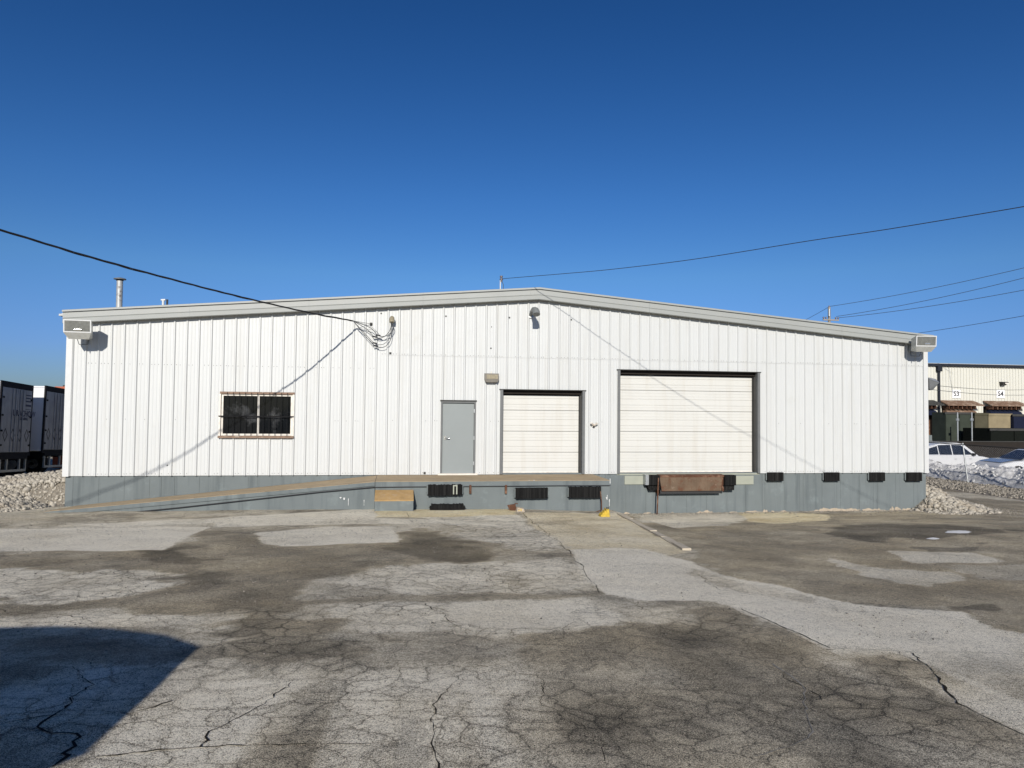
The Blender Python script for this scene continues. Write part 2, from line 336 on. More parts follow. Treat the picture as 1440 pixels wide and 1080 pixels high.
def ground_mat():
    m = bpy.data.materials.new('worn_asphalt'); m.use_nodes = True; n = m.node_tree.nodes; l = m.node_tree.links; b = n['Principled BSDF']
    geo = n.new('ShaderNodeNewGeometry'); pos = geo.outputs['Position']
    def A(nm): t = n.new('ShaderNodeAttribute'); t.attribute_name = nm; return t.outputs['Fac']
    def noise(sc, det=4, rg=.55, vec=None, out='Fac'):
        t = n.new('ShaderNodeTexNoise'); t.inputs['Scale'].default_value = sc; t.inputs['Detail'].default_value = det; t.inputs['Roughness'].default_value = rg
        l.new(vec or pos, t.inputs['Vector']); return t.outputs[out]
    def mt(op, a, c=None, e=None):
        x = n.new('ShaderNodeMath'); x.operation = op
        for i, v in enumerate((a, c, e)):
            if v is None: continue
            if isinstance(v, (int, float)): x.inputs[i].default_value = v
            else: l.new(v, x.inputs[i])
        return x.outputs[0]
    def mr(v, a, c, lo=0., hi=1.):
        r = n.new('ShaderNodeMapRange'); r.clamp = True; l.new(v, r.inputs[0])
        for i, k in zip((1, 2, 3, 4), (a, c, lo, hi)): r.inputs[i].default_value = k
        return r.outputs[0]
    def vm(op, a, c):
        x = n.new('ShaderNodeVectorMath'); x.operation = op; l.new(a, x.inputs[0])
        if isinstance(c, (tuple, float)):
            if isinstance(c, float): x.inputs['Scale'].default_value = c
            else: x.inputs[1].default_value = c
        else: l.new(c, x.inputs[1])
        return x.outputs[0]
    flat = vm('MULTIPLY', pos, (1, 1, 0))
    wrp = vm('SCALE', vm('SUBTRACT', noise(2.2, 9, .68, flat, 'Color'), (.5, .5, .5)), .32)
    wp = vm('ADD', vm('ADD', flat, wrp), vm('SCALE', vm('SUBTRACT', noise(.55, 3, .5, flat, 'Color'), (.5, .5, .5)), .65))
    def vor(sc, feat, vec, out):
        t = n.new('ShaderNodeTexVoronoi'); t.voronoi_dimensions = '2D'; t.feature = feat; t.inputs['Scale'].default_value = sc
        l.new(vec, t.inputs['Vector']); return t.outputs[out]
    crk_ = A('crk')
    wid = mr(noise(1.3, 3, .6, flat), .35, .7, .004, .05)
    e1 = vor(4.3, 'DISTANCE_TO_EDGE', wp, 'Distance'); c1 = mt('SUBTRACT', 1., mt('DIVIDE', e1, wid)); c1 = mt('MAXIMUM', c1, 0.)
    e2 = vor(10.5, 'DISTANCE_TO_EDGE', wp, 'Distance'); c2 = mt('MAXIMUM', mt('SUBTRACT', 1., mt('DIVIDE', e2, mt('MULTIPLY', wid, 1.3))), 0.)
    k1 = mr(mt('ADD', crk_, mt('MULTIPLY', mt('SUBTRACT', noise(.9, 3, .6, flat), .5), 1.1)), .25, .6)
    k2 = mr(mt('ADD', crk_, mt('MULTIPLY', mt('SUBTRACT', noise(1.4, 3, .6, vm('ADD', flat, (31., 7., 0.))), .5), 2.2)), .40, .85)
    cr = mt('MAXIMUM', mt('MULTIPLY', mt('POWER', c1, .6), k1), mt('MULTIPLY', mt('MULTIPLY', mt('POWER', c2, .5), k2), .95))
    # dirt halo along cracks
    halo = mt('MULTIPLY', mt('SUBTRACT', 1., mr(mt('ADD', e1, mt('MULTIPLY', mt('SUBTRACT', noise(12, 5, .7, flat), .5), .22)), 0., .26)), mt('MULTIPLY', k1, mr(noise(.7, 3, .6, vm('ADD', flat, (5., 71., 0.))), .35, .65, .35, 1.)))
    tn = A('tone')
    cell = n.new('ShaderNodeTexVoronoi'); cell.voronoi_dimensions = '2D'; cell.inputs['Scale'].default_value = 4.3; l.new(wp, cell.inputs['Vector'])
    sep = n.new('ShaderNodeSeparateColor'); l.new(cell.outputs['Color'], sep.inputs[0])
    cv = mt('MULTIPLY', mt('SUBTRACT', sep.outputs[0], .5), mt('MULTIPLY', k1, .35))
    n1 = mr(noise(3.2, 6, .65), .25, .75, -.22, .22); n2 = mr(noise(34, 8, .8), .28, .72, -.5, .5); n3 = mr(noise(110, 3, .8), .25, .75, -1.25, 1.25)
    n4 = mr(noise(210, 2, .8), .32, .68, -1.0, 1.0)
    n5 = mr(noise(15, 7, .86), .33, .67, -.34, .34)
    fac = mt('ADD', mt('ADD', mt('ADD', 1., mt('ADD', mt('MULTIPLY', n1, .8), n5)), mt('ADD', n2, n3)), mt('ADD', cv, n4))
    fac = mt('MULTIPLY', fac, mt('SUBTRACT', 1., mt('MULTIPLY', halo, .42)))
    # stray dark crumbs
    cb = n.new('ShaderNodeTexVoronoi'); cb.inputs['Scale'].default_value = 26; l.new(pos, cb.inputs['Vector'])
    crumb = mt('MULTIPLY', mt('LESS_THAN', cb.outputs['Distance'], .16), mt('GREATER_THAN', noise(1.7, 4, .6), .56))
    fac = mt('MULTIPLY', fac, mt('SUBTRACT', 1., mt('MULTIPLY', crumb, .35)))
    cbl = n.new('ShaderNodeTexVoronoi'); cbl.inputs['Scale'].default_value = 75; l.new(pos, cbl.inputs['Vector'])
    fac = mt('ADD', fac, mt('MULTIPLY', mt('LESS_THAN', cbl.outputs['Distance'], .2), 1.3))
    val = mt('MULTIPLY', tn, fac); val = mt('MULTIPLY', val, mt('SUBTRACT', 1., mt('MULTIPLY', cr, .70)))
    w = mt('ADD', A('warm'), mr(noise(.8, 4, .6), .3, .7, -.18, .18))
    wr = n.new('ShaderNodeMix'); wr.data_type = 'RGBA'; l.new(w, wr.inputs[0]); wr.clamp_factor = False
    wr.inputs[6].default_value = (1.90, 1.81, 1.53, 1); wr.inputs[7].default_value = (2.16, 1.78, 1.14, 1)
    sc_ = n.new('ShaderNodeVectorMath'); sc_.operation = 'SCALE'; l.new(wr.outputs[2], sc_.inputs[0]); l.new(val, sc_.inputs['Scale'])
    l.new(vm('MINIMUM', sc_.outputs[0], (.89, .83, .68)), b.inputs['Base Color']); b.inputs['Roughness'].default_value = .9; b.inputs['Specular IOR Level'].default_value = .25
    h = mt('ADD', mt('ADD', mt('MULTIPLY', n3, .010), mt('MULTIPLY', n2, .012)), mt('ADD', mt('MULTIPLY', cr, -.03), mt('MULTIPLY', n4, .006)))
    bp = n.new('ShaderNodeBump'); bp.inputs['Strength'].default_value = .42; bp.inputs['Distance'].default_value = 1.; l.new(h, bp.inputs['Height']); l.new(bp.outputs[0], b.inputs['Normal'])
    return m
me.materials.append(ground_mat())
def ribbon(name, pts, w0, w1, m, jit=.02, lift=.004, label=None):
    P = [gp(*p)[:2] for p in pts]; out = []; w0 *= .45; w1 *= .45; jit = jit*1.2+.008
    for (a, b_) in zip(P[:-1], P[1:]):
        L = np.hypot(*(b_-a)); n_ = max(2, int(L/.05))
        for i in range(n_): out.append(a+(b_-a)*i/n_)
    out.append(P[-1]); out = np.array(out); n_ = len(out)
    s = np.arange(n_)*.05; out = out+np.stack([(fbm(s+w0*999, s*0, 2.5, 4, 21)-.5)*jit*7, (fbm(s+w0*777, s*0, 2.5, 4, 33)-.5)*jit*7], -1)+rng.normal(0, jit*.25, out.shape)
    mb = MB(); vs = []
    for i in range(n_):
        t = out[min(i+1, n_-1)]-out[max(i-1, 0)]; t = t/(np.hypot(*t)+1e-9); nn = np.array([-t[1], t[0]])
        w = (w0+(w1-w0)*i/n_)*(.25+1.2*random.random()*vn(np.array(i*.13), np.array(0.), 1.)*1.6)
        for sgn in (-1, 1):
            p = out[i]+nn*w*sgn*.5; vs.append((p[0], p[1], gzs(p[0], p[1])+lift))
    mb.add(vs, [(2*i, 2*i+1, 2*i+3, 2*i+2) for i in range(n_-1)])
    o = mb.build(name, m, ground); return o
def gzs(x, y):   # height of the ground mesh itself, bilinear
    i = int(np.clip(np.searchsorted(gxs, x)-1, 0, nx-2)); j = int(np.clip(np.searchsorted(gys, y)-1, 0, ny-2))
    u = (x-gxs[i])/(gxs[i+1]-gxs[i]); v = (y-gys[j])/(gys[j+1]-gys[j])
    return float((GZ[j, i]*(1-u)+GZ[j, i+1]*u)*(1-v)+(GZ[j+1, i]*(1-u)+GZ[j+1, i+1]*u)*v)
MC = mat('crack_gap', (.035, .031, .027), 1., spec=.0); MCL = mat('crack_filler', (.30, .28, .24), .9, var=.5, vs=20)
ribbon('crack', [(1283,921),(1300,937),(1322,966),(1345,990),(1385,1011),(1450,1038)], .03, .03, MC, .012)
ribbon('crack', [(1270,920),(1286,930),(1300,938)], .012, .025, MC, .02)
ribbon('crack', [(1045,858),(1098,884),(1165,914)], .02, .03, MC, .006)
ribbon('crack', [(1165,917),(1250,917),(1350,918),(1450,921)], .012, .012, MC, .012)
ribbon('crack', [(1345,990),(1400,985),(1450,975)], .008, .006, MC, .02)
ribbon('crack', [(1083,935),(1110,950),(1128,972),(1130,1000),(1143,1028),(1118,1048),(1070,1066)], .03, .022, MCL, .006)
ribbon('crack', [(1105,950),(1125,965),(1140,985)], .012, .02, MC, .02)
ribbon('crack', [(735,722),(772,752),(800,775),(820,805),(845,834)], .035, .02, MC, .01)
ribbon('crack', [(605,850),(620,862),(622,874),(640,886),(700,888),(780,884),(800,872)], .02, .012, MC, .03)
ribbon('crack', [(800,836),(880,845),(900,860)], .012, .012, MC, .03)
ribbon('crack', [(985,812),(1010,830),(1055,835),(1120,850),(1230,862)], .015, .012, MC, .03)
ribbon('crack', [(860,798),(915,795),(985,802)], .01, .015, MC, .02)
ribbon('crack', [(130,1066),(300,1052),(420,1046),(604,1038)], .03, .012, MC, .008)
ribbon('crack', [(604,1080),(602,1010),(618,985),(640,955),(655,930)], .014, .012, MC, .02)
ribbon('crack', [(290,1056),(300,1030),(320,1015),(375,985),(400,960)], .02, .012, MC, .02)
ribbon('crack', [(80,1080),(105,1035),(75,1015),(110,985),(130,960),(95,940)], .035, .02, MC, .03)
ribbon('crack', [(0,1022),(60,1012),(150,1005),(230,985)], .012, .02, MC, .02)
ribbon('crack', [(0,858),(90,868),(150,880)], .02, .01, MC, .03)
ribbon('crack', [(660,935),(760,960),(775,1000),(830,1050),(835,1080)], .01, .014, MC, .03)
ribbon('crack', [(570,720),(575,733),(600,742)], .02, .02, MC, .02)
ribbon('crack', [(0,741),(150,741),(310,733),(527,729)], .02, .03, MC, .02)

# ------------------------------------------------------------------ the warehouse
W, ZF, ZE = 24.384, 1.165, 5.36          # width, foundation top, top of rake trim at the eaves
RX = W/2
def ztop(X): return ZE+min(X, W-X)/12.
def ribx(n): return .3048*float(np.interp(n, [-8, 2, 29, 48, 62, 77, 92], [-7.7, 2.33, 29.36, 47.91, 61.77, 76.87, 92.]))
B = thing('warehouse', 'long white ribbed metal warehouse with low gable and blue grey concrete base', 'building', (RX, 0, 0))
OPEN = [(3.72, 5.576, 2.13, 3.335), (9.50, 10.47, 1.1, 3.165), (11.17, 13.56, 1.1, 3.50), (14.56, 18.88, 1.1, 4.115)]
def rib_profile(n0, n1, xa, xb, dense=True):
    pr = []
    for n in range(n0, n1+1):
        x = ribx(n); pr += [(x-.034, 0), (x-.013, -.034), (x+.013, -.034), (x+.034, 0)]
        for m_ in (.108, .197): pr += [(x+m_-.014, 0), (x+m_-.006, -.0045), (x+m_+.006, -.0045), (x+m_+.014, 0)]
    full = sorted(pr)
    pr = [(x, y) for x, y in pr if xa+.002 < x < xb-.002]
    def yi(x): return float(np.interp(x, [p[0] for p in full], [p[1] for p in full]))
    ex = [xa, xb]+[e for o in OPEN for e in o[:2] if xa+.003 < e < xb-.003]
    return sorted(pr+[(e, yi(e)) for e in ex])
def wall_strip(name, n0, n1, xa, xb, z0, z1f, yoff, mtl):
    mb = MB(); pr = rib_profile(n0-1, n1+1, xa, xb)
    for (x0, y0), (x1, y1) in zip(pr[:-1], pr[1:]):
        if x1-x0 < 1e-5: continue
        xm = (x0+x1)/2; cuts = [(z0, None)]
        spans = [[z0, 'top']]
        for ox0, ox1, oz0, oz1 in OPEN:
            if ox0 < xm < ox1:
                new = []
                for a, b_ in spans:
                    top = 99 if b_ == 'top' else b_
                    if oz1 <= a or oz0 >= top: new.append([a, b_]); continue
                    if oz0 > a+.01: new.append([a, oz0])
                    if oz1 < min(top, z1f(xm))-.01: new.append([max(oz1, a), b_])
                spans = new
        for a, b_ in spans:
            ta, tb = (z1f(x0), z1f(x1)) if b_ == 'top' else (b_, b_)
            if min(ta, tb) <= a: continue
            mb.add([(x0, y0+yoff, a), (x1, y1+yoff, a), (x1, y1+yoff, tb), (x0, y0+yoff, ta)], [(0, 1, 2, 3)])
    if mb.f: return mb.build(name, mtl, B)
LAP = 4.405
for k in range(0, 27):
    n0 = 3*k-1; xa = max(.09, ribx(n0)-.034); xb = min(W-.07, ribx(n0+3)-.034)
    if xb-xa < .05: continue
    yo = -.036-random.random()*.0015
    if xa >= OPEN[0][0]-.01 and xb <= OPEN[0][1]+.01:      # cut in two by the window
        wall_strip('wall_panel', n0, n0+3, xa, xb, ZF-.022, lambda x: OPEN[0][2], yo, M['siding'])
        wall_strip('wall_panel', n0, n0+3, xa, xb, OPEN[0][3], lambda x: ztop(x)-.15, yo, M['siding']); continue
    if xa < 7.6: wall_strip('wall_panel', n0, n0+3, xa, xb, ZF-.022, lambda x: ztop(x)-.15, yo, M['siding'])
    else:
        wall_strip('wall_panel', n0, n0+3, xa, xb, ZF-.022, lambda x: LAP+.05, yo, M['siding'])
        wall_strip('wall_panel', n0, n0+3, xa, xb, LAP-(.004*random.random()), lambda x: ztop(x)-.15, yo-.009, M['siding'])
# screws, as one stuff part
mb = MB()
def screw(x, z, y=-.043, r=.008): mb.add([(x-r, y-.006, z-r), (x+r, y-.006, z-r), (x+r, y-.006, z+r), (x-r, y-.006, z+r)], [(0, 1, 2, 3)])
def free(x, z): return all(not (a-.05 < x < b-.0+.05 and c-.03 < z < d+.05) for a, b, c, d in OPEN)
for n in range(1, 80):
    for dx in (.075, .15, .24):
        for z in ((ZF+.03, 2.62, LAP+.03) if ribx(n) > 7.6 else (ZF+.03, 2.6, 4.03)):
            x = ribx(n)+dx+random.uniform(-.01, .01)
            if x < W-.1 and free(x, z) and random.random() < (.22 if 2 < z < 3 else .7): screw(x, z+random.uniform(-.004, .004), -.053 if z > LAP else -.043, .0065)
for x, y, r in ((242,654,.02),(236,654,.015),(627,445,.02),(691,460,.013),(716,447,.022),(690,490,.02),(803,450,.02),(549,497,.03),(536,441,.018),(522,457,.03),(597,665,.03),(558,663,.02)):
    p = at(x, y); screw(p[0], p[2], -.044, r)
mb.build('screws', M['dgrey'], B, 'stuff')
# foundation: one painted concrete wall per pour, thin raised form seams
FX = [0, 2.3, 4.7, 7.1, 9.5, 11.9, 14.2, 15.4, 17.9, 19.0, 20.2, 21.4, 22.6, 23.5, W]
for a, b_ in zip(FX[:-1], FX[1:]):
    MB().box(a+.002, b_-.002, random.uniform(-.002, .003), .3, -.6, ZF).build('foundation_wall', M['found'], B)
MB().box(.01, W-.01, .04, .28, -.6, ZF-.003).build('foundation_core', M['found'], B)
mb = MB()
for i in range(41):
    x = i*.61+.18
    if x < W-.1: mb.box(x-.006, x+.006, -.008, .01, -.3, ZF-.03)
mb.build('form_seams', M['found'], B, 'stuff')
# flaking bare concrete along the foot of the wall
mb = MB()
for i in range(90):
    x = random.choice([random.uniform(20.2, 24.1), random.uniform(21, 24.), random.uniform(14.6, 24.2), random.gauss(19.0, .25), random.gauss(21.4, .35), random.gauss(17.2, .2)])
    if not 14.4 < x < W-.15: continue
    w = random.uniform(.03, .2); h = random.uniform(.02, .11)*(1 if x > 18 else .6); z = -.03+random.uniform(0, .05); y = -.006-random.random()*.004
    N = 9; vs = [(x+w*math.cos(2*math.pi*j/N)*random.uniform(.6, 1.1), y, z+max(-.03, h*math.sin(2*math.pi*j/N)*random.uniform(.5, 1.1))) for j in range(N)]
    mb.add(vs, [tuple(range(N))])
mb.build('flaked_paint_patches', M['bare'], B, 'stuff')
# corner trims
MB().box(-.045, .10, -.085, -.02, ZF-.03, ztop(0)-.17).build('corner_trim', M['trimwhite'], B)
MB().box(W-.10, W+.045, -.085, -.02, ZF-.03, ztop(0)-.17).build('corner_trim', M['trimwhite'], B)
# rake trim in lengths, L profile with a lip
def rake(x0, x1, j):
    z0, z1 = ztop(x0), ztop(x1); e = j*.0015
    prof = [(0, -.27-e, -.055), (0, -.305-e, -.05), (0, -.305-e, -.005), (0, -.295-e, 0), (0, .15, .012), (0, .15, -.02), (0, -.23, -.02)]
    mb = MB().prism(prof, (x0, 0, z0), (x1, 0, z1))
    prof = [(0, -.255-e, -.045), (0, -.255-e, -.20), (0, -.24-e, -.215), (0, -.255-e, -.23), (0, -.25-e, -.325), (0, -.22, -.345), (0, -.215, -.335), (0, -.22, -.045)]
    mb.prism(prof, (x0, 0, z0), (x1, 0, z1)); return mb.build('rake_trim', M['rake'], B)
cuts = [-.08, 2.95, 5.95, 8.97, RX-.25]
for j, (a, b_) in enumerate(zip(cuts[:-1], cuts[1:])):
    rake(a+.001, b_-.001, j % 2); rake(W-b_+.001, W-a-.001, (j+1) % 2)
rake(RX-.25, RX, 1.6); rake(RX, RX+.25, 1.6)
MB().box(-.08, -.075, -.25, .15, ztop(0)-.345, ztop(0)-.02).build('rake_trim_end', M['rake'], B)
MB().box(W+.075, W+.08, -.25, .15, ztop(0)-.345, ztop(0)-.02).build('rake_trim_end', M['rake'], B)
mb = MB()   # soffit strip behind the rake, coloured dark to deepen the shade there
for s in (0, 1):
    f = (lambda x: x) if s == 0 else (lambda x: W-x)
    a, b_ = f(-.05), f(RX); za, zb = ztop(a), ztop(b_)
    if a > b_: a, b_, za, zb = b_, a, zb, za
    mb.prism([(0, -.21, -.27), (0, -.02, -.27), (0, -.02, -.24), (0, -.21, -.24)], (a, 0, za), (b_, 0, zb))
mb.build('rake_soffit_shade', M['bronze'], B)
# roof, eaves, side and rear walls
L_ = 34.
for s in (0, 1):
    x0, x1 = ((-.35, RX) if s == 0 else (RX, W+.35)); z0, z1 = ztop(x0)-.03, ztop(x1)-.03
    if s == 0: z0 = ZE-.35/12-.03
    else: z1 = ZE-.35/12-.03
    mb = MB(); mb.prism([(0, .16, -.05), (0, L_, -.05), (0, L_, 0), (0, .16, 0)], (x0, 0, z0), (x1, 0, z1))
    for i in range(56):
        y = .3+i*.61
        if y < L_-.1: mb.prism([(0, y, 0), (0, y+.06, 0), (0, y+.045, .035), (0, y+.015, .035)], (x0, 0, z0), (x1, 0, z1))
    mb.build('roof_sheet', M['roofm'], B)
for x in (0, W):
    mb = MB(); mb.box(x-.02 if x else -.02, x+.02, .02, L_, ZF, ZE-.12)
    sg = 1 if x else -1
    for i in range(110):
        y = .2+i*.3048
        if y < L_-.1: mb.box(x+sg*.021, x+sg*.05, y-.02, y+.02, ZF, ZE-.2)
    mb.build('side_wall', M['siding'], B)
    MB().box(x-.0-(.0 if x else -.0)-.012, x+.012, .31, L_, -.6, ZF-.02).build('side_foundation', M['found'], B)
mb = MB(); mb.add([(0, L_, -.5), (W, L_, -.5), (W, L_, ztop(W)-.1), (RX, L_, ztop(RX)-.1), (0, L_, ztop(0)-.1)], [(4, 3, 2, 1, 0)]); mb.build('rear_wall', M['siding'], B)
# window with bars
x0, x1, z0, z1 = OPEN[0]
wn_ = MB().box(x0, x1, .06, .075, z0, z1).build('window', M['dgrey'], B)
mb = MB(); t = .05
mb.box(x0+.02, x0+.02+t, -.03, .05, z0+.06, z1-.05).box(x1-.02-t, x1-.02, -.03, .05, z0+.06, z1-.05).box(x0+.021+t, x1-.021-t, -.03, .05, z1-.05-.045, z1-.05).box(x0+.021+t, x1-.021-t, -.03, .05, z0+.06, z0+.06+.05)
mb.build('window_frame', M['winframe'], wn_)
xm = (x0+x1)/2+.03
MB().box(xm-.022, xm+.022, -.02, .045, z0+.111, z1-.096).build('mullion', M['winframe'], wn_)
MB().box(x0+.02+t, xm-.022, .02, .03, z0+.111, z1-.096).build('pane', M['glass'], wn_)
MB().box(xm+.022, x1-.02-t, .025, .035, z0+.111, z1-.096).build('pane', M['glass'], wn_)
MB().box(x0-.01, x1+.03, -.085, -.03, z1-.045, z1+.012).build('head_flashing', M['winbrown'], wn_)
MB().box(x0-.03, x1+.03, -.13, -.0, z0-.0, z0+.055).build('sill', M['winbrown'], wn_)
MB().box(x0-.025, x0+.018, -.08, .04, z0+.056, z1-.046).build('side_board', M['winframe'], wn_)
MB().box(x1-.018, x1+.025, -.08, .04, z0+.056, z1-.046).build('side_board', M['winframe'], wn_)
for i in range(11):
    x = x0+.18+i*(x1-x0-.33)/10
    MB().box(x-.0055, x+.0055, -.106, -.095, z0+.02, z1-.01).build('security_bar', M['bar'], wn_)
MB().box(x0-.03, x1+.02, -.093, -.083, z0+.555, z0+.585).build('security_crossbar', M['bar'], wn_)
# personnel door
x0, x1, z0, z1 = OPEN[1]
fr = MB().box(x0, x0+.045, -.06, .1, z0, z1).box(x1-.045, x1, -.06, .1, z0, z1).box(x0+.046, x1-.046, -.06, .1, z1-.045, z1).build('door_frame', M['jamb'], B)
dl = MB().box(x0+.05, x1-.05, .0, .045, z0+.075, z1-.05).build('personnel_door', M['mdoor'], B)
hx, hz = at(626, 616)[0], at(626, 616)[2]
MB().box(hx-.03, hx+.03, -.012, 0, hz-.05, hz+.05).tube([(hx, 0, hz), (hx, -.06, hz), (hx+.12, -.065, hz-.01)], .012, 6).build('door_handle', M['bulb'], dl)
for hzz in (1.45, 2.15, 2.9): MB().box(x1-.06, x1-.035, -.072, .0, hzz-.05, hzz+.05).build('hinge', M['galv'], dl)
MB().box(x0-.06, x1+.06, -.12, -.0, ZF-.03, ZF+.012).build('threshold', M['winframe'], B)
MB().box(x0-.02, x1+.02, -.085, -.03, z1+.001, z1+.03).build('drip_flashing', M['dgrey'], B)
# overhead doors
def overhead(x0, x1, z0, z1, nsec, secth):
    j = .055
    fl = MB().box(x0-.02, x0+j, -.078, .26, z0+.05, z1-.001).build('door_jamb', M['jamb'], B)
    fr = MB().box(x1-j, x1+.02, -.078, .26, z0+.05, z1-.001).build('door_jamb', M['jamb'], B)
    MB().box(x0-.05, x1+.05, -.09, .26, z1, z1+.02).build('head_flashing', M['dgrey'], B)
    MB().box(x0+j, x1-j, .08, .26, z1-.105, z1-.002).build('door_header', M['bronze'], B)
    MB().box(x0+j+.001, x0+j+.02, .05, .25, z0+.05, z1-.131).build('door_seal', M['bronze'], B)
    MB().box(x1-j-.045, x1-j-.001, .05, .25, z0+.05, z1-.131).build('door_seal', M['dgrey'], B)
    D = MB().box(x0+j, x1-j, .255, .27, z0+.05, z1-.13).build('overhead_door', M['dgrey'], B)
    h = secth; zb = ZF-.02
    for i in range(nsec):
        a, b_ = zb+i*h, min(zb+(i+1)*h, z1-.08); y = .205+random.uniform(-.003, .003)
        zs = [a+.004]; ys = [y+.012]; zs += [a+.016]; ys += [y]
        for fq in (.15, .28, .57, .71, .86):
            strong = fq in (.28, .57); g = .007 if strong else .005; dp = .013 if strong else .006; c = a+fq*h
            zs += [c-g, c-g*.3, c+g*.3, c+g]; ys += [y, y+dp, y+dp, y]
        zs += [a+h-.018, a+h-.003]; ys += [y, y+.011]
        zz = [(z_, y_) for z_, y_ in zip(zs, ys) if z_ <= b_]
        mb = MB(); xa, xb = x0+j+.021, x1-j-.046
        vs = []
        for z_, y_ in zz: vs += [(xa, y_, z_), (xb, y_, z_)]
        mb.add(vs, [(2*i_, 2*i_+1, 2*i_+3, 2*i_+2) for i_ in range(len(zz)-1)])
        mb.add([(xa, .24, zz[0][0]), (xb, .24, zz[0][0]), (xb, zz[0][1], zz[0][0]), (xa, zz[0][1], zz[0][0])], [(0, 1, 2, 3)])
        mb.build('door_section', M['door'], D)
    MB().box(x0+j+.021, x1-j-.046, .19, .204, zb-.0, zb+.05).build('bottom_seal', M['winframe'], D)
overhead(*OPEN[2], 4, .595)
overhead(*OPEN[3], 5, .60)
MB().box(OPEN[3][0]-.02, OPEN[3][1]+.02, -.012, .25, ZF-.06, ZF-.021).build('door_sill', M['cream'], B)
# lower right corner jamb kink
p0, p1 = at(878, 668), at(905, 681)
MB().box(p0[0], p1[0], -.03, .0, p1[2], p0[2]-.02).build('sill_plate', M['cream'], B)
p0, p1 = at(1036, 668), at(1059, 681)
MB().box(p0[0]-.05, p1[0], -.03, .0, p1[2], p0[2]-.02).build('sill_plate', M['cream'], B)

# ------------------------------------------------------------------ loading platform with ramp
PY = -1.75; DZ = 1.135
PX0, PX1 = 7.81, 13.85
P = thing('loading_platform', 'raised blue grey concrete loading platform with tan top and long ramp down to the left', 'platform', (PX0, PY, .3))
MB().box(PX0+.003, PX1-.03, PY+.03, -.012, -.4, DZ-.13).build('platform_face', M['found'], P)
MB().box(PX0+.003, PX1, PY, -.011, DZ-.129, DZ-.012).build('slab_edge', M['found'], P)
MB().box(PX0+.003, PX1-.02, PY+.02, -.010, DZ-.011, DZ).build('deck', M['tan'], P)
# ramp: rises to the right
ra, rb = at(62, 727, PY), (PX0, PY, DZ)
RX0 = ra[0]; zt0 = float(gz(RX0, PY))+.02
rxs = np.linspace(RX0, PX0-.012, 24); rz = zt0+(DZ-.004-zt0)*((rxs-RX0)/(PX0-RX0)); bk = lambda x: .09*(1-(x-RX0)/(PX0-RX0)) 
mb = MB()
for i in range(23):
    a, b_, za, zb = rxs[i], rxs[i+1], rz[i], rz[i+1]
    mb.hexa([(a, PY+.03, -.3), (b_, PY+.03, -.3), (b_, -.01, -.3), (a, -.01, -.3)], [(a, PY+.03, za-.10), (b_, PY+.03, zb-.10), (b_, -.01, zb-.10-bk(b_)), (a, -.01, za-.10-bk(a))])
mb.build('ramp_side', M['found'], P)
mb = MB()
for i in range(23):
    a, b_, za, zb = rxs[i], rxs[i+1], rz[i], rz[i+1]
    mb.hexa([(a, PY, za-.10), (b_, PY, zb-.10), (b_, -.009, zb-.10-bk(b_)), (a, -.009, za-.10-bk(a))], [(a, PY, za-.008), (b_, PY, zb-.008), (b_, -.009, zb-.008-bk(b_)), (a, -.009, za-.008-bk(a))])
mb.build('ramp_edge', M['found'], P)
mb = MB()
for i in range(23):
    a, b_, za, zb = rxs[i], rxs[i+1], rz[i], rz[i+1]
    mb.hexa([(a, PY+.012+.01*random.random(), za-.008), (b_, PY+.012, zb-.008), (b_, -.008, zb-.008-bk(b_)), (a, -.008, za-.008-bk(a))], [(a, PY+.015, za), (b_, PY+.015, zb), (b_, -.008, zb-bk(b_)), (a, -.008, za-bk(a))])
mb.build('ramp_top', M['tan'], P)
MB().box(PX0-.012, PX0+.003, PY-.002, -.02, DZ-.13, DZ-.006).build('expansion_joint', M['dgrey'], P)
# white paint drips
def drips(pts, parent, mtl, Y):
    mb = MB()
    for (x, y0, y1, w) in pts:
        a, b_ = at(x, y0, Y), at(x, y1, Y)
        N = 7; vs = []
        for j in range(N):
            z_ = a[2]+(b_[2]-a[2])*j/(N-1); ww = .65*w*random.uniform(.4, 1.)*(1-.5*j/N); vs += [(a[0]-ww, Y, z_), (a[0]+ww, Y, z_)]
        mb.add(vs, [(2*j, 2*j+2, 2*j+3, 2*j+1) for j in range(N-1)])
    return mb.build('paint_drips', mtl, parent, 'stuff')
drips([(479,699,701,.05),(484,700,703,.05),(490,701,711,.014),(512,703,711,.014),(854,696,703,.02),(857,702,712,.02),(853,699,702,.04),(858,673,680,.03),(751,675,676,.03),(744,675,676,.02)], P, M['trimwhite'], PY-.004)
# wall-hung iron guides and cable along the face
for x in (661, 711):
    a, b_ = at(x-1.1, 682, PY), at(x+1.6, 694, PY)
    MB().box(a[0], b_[0], PY-.04, PY+.028, b_[2], a[2]).build('iron_guide', M['rust'], P)
zc = at(700, 683.5, PY-.02)[2]
c1 = [(PX0-.05, PY-.02, at(527, 685, PY)[2]), (PX0+.8, PY-.02, zc), (11.3, PY-.02, zc), (12.4, PY-.02, zc+.004), (PX1-.02, PY-.02, zc)]
o = MB().tube(c1, .009, 6).build('face_cable', M['wire'], None); tag(o, 'thin dark cable strung level across the loading platform face behind the rubber bumpers', 'cable')
c2 = [at(527, 685, PY-.02), at(450, 692, PY-.02), at(350, 703, PY-.02), at(250, 714, PY-.02), at(160, 723, PY-.02)]
o = MB().tube([tuple(p) for p in c2], .012, 6).build('ramp_cable', M['cable'], None); tag(o, 'dark cable running diagonally down the side of the concrete ramp', 'cable')
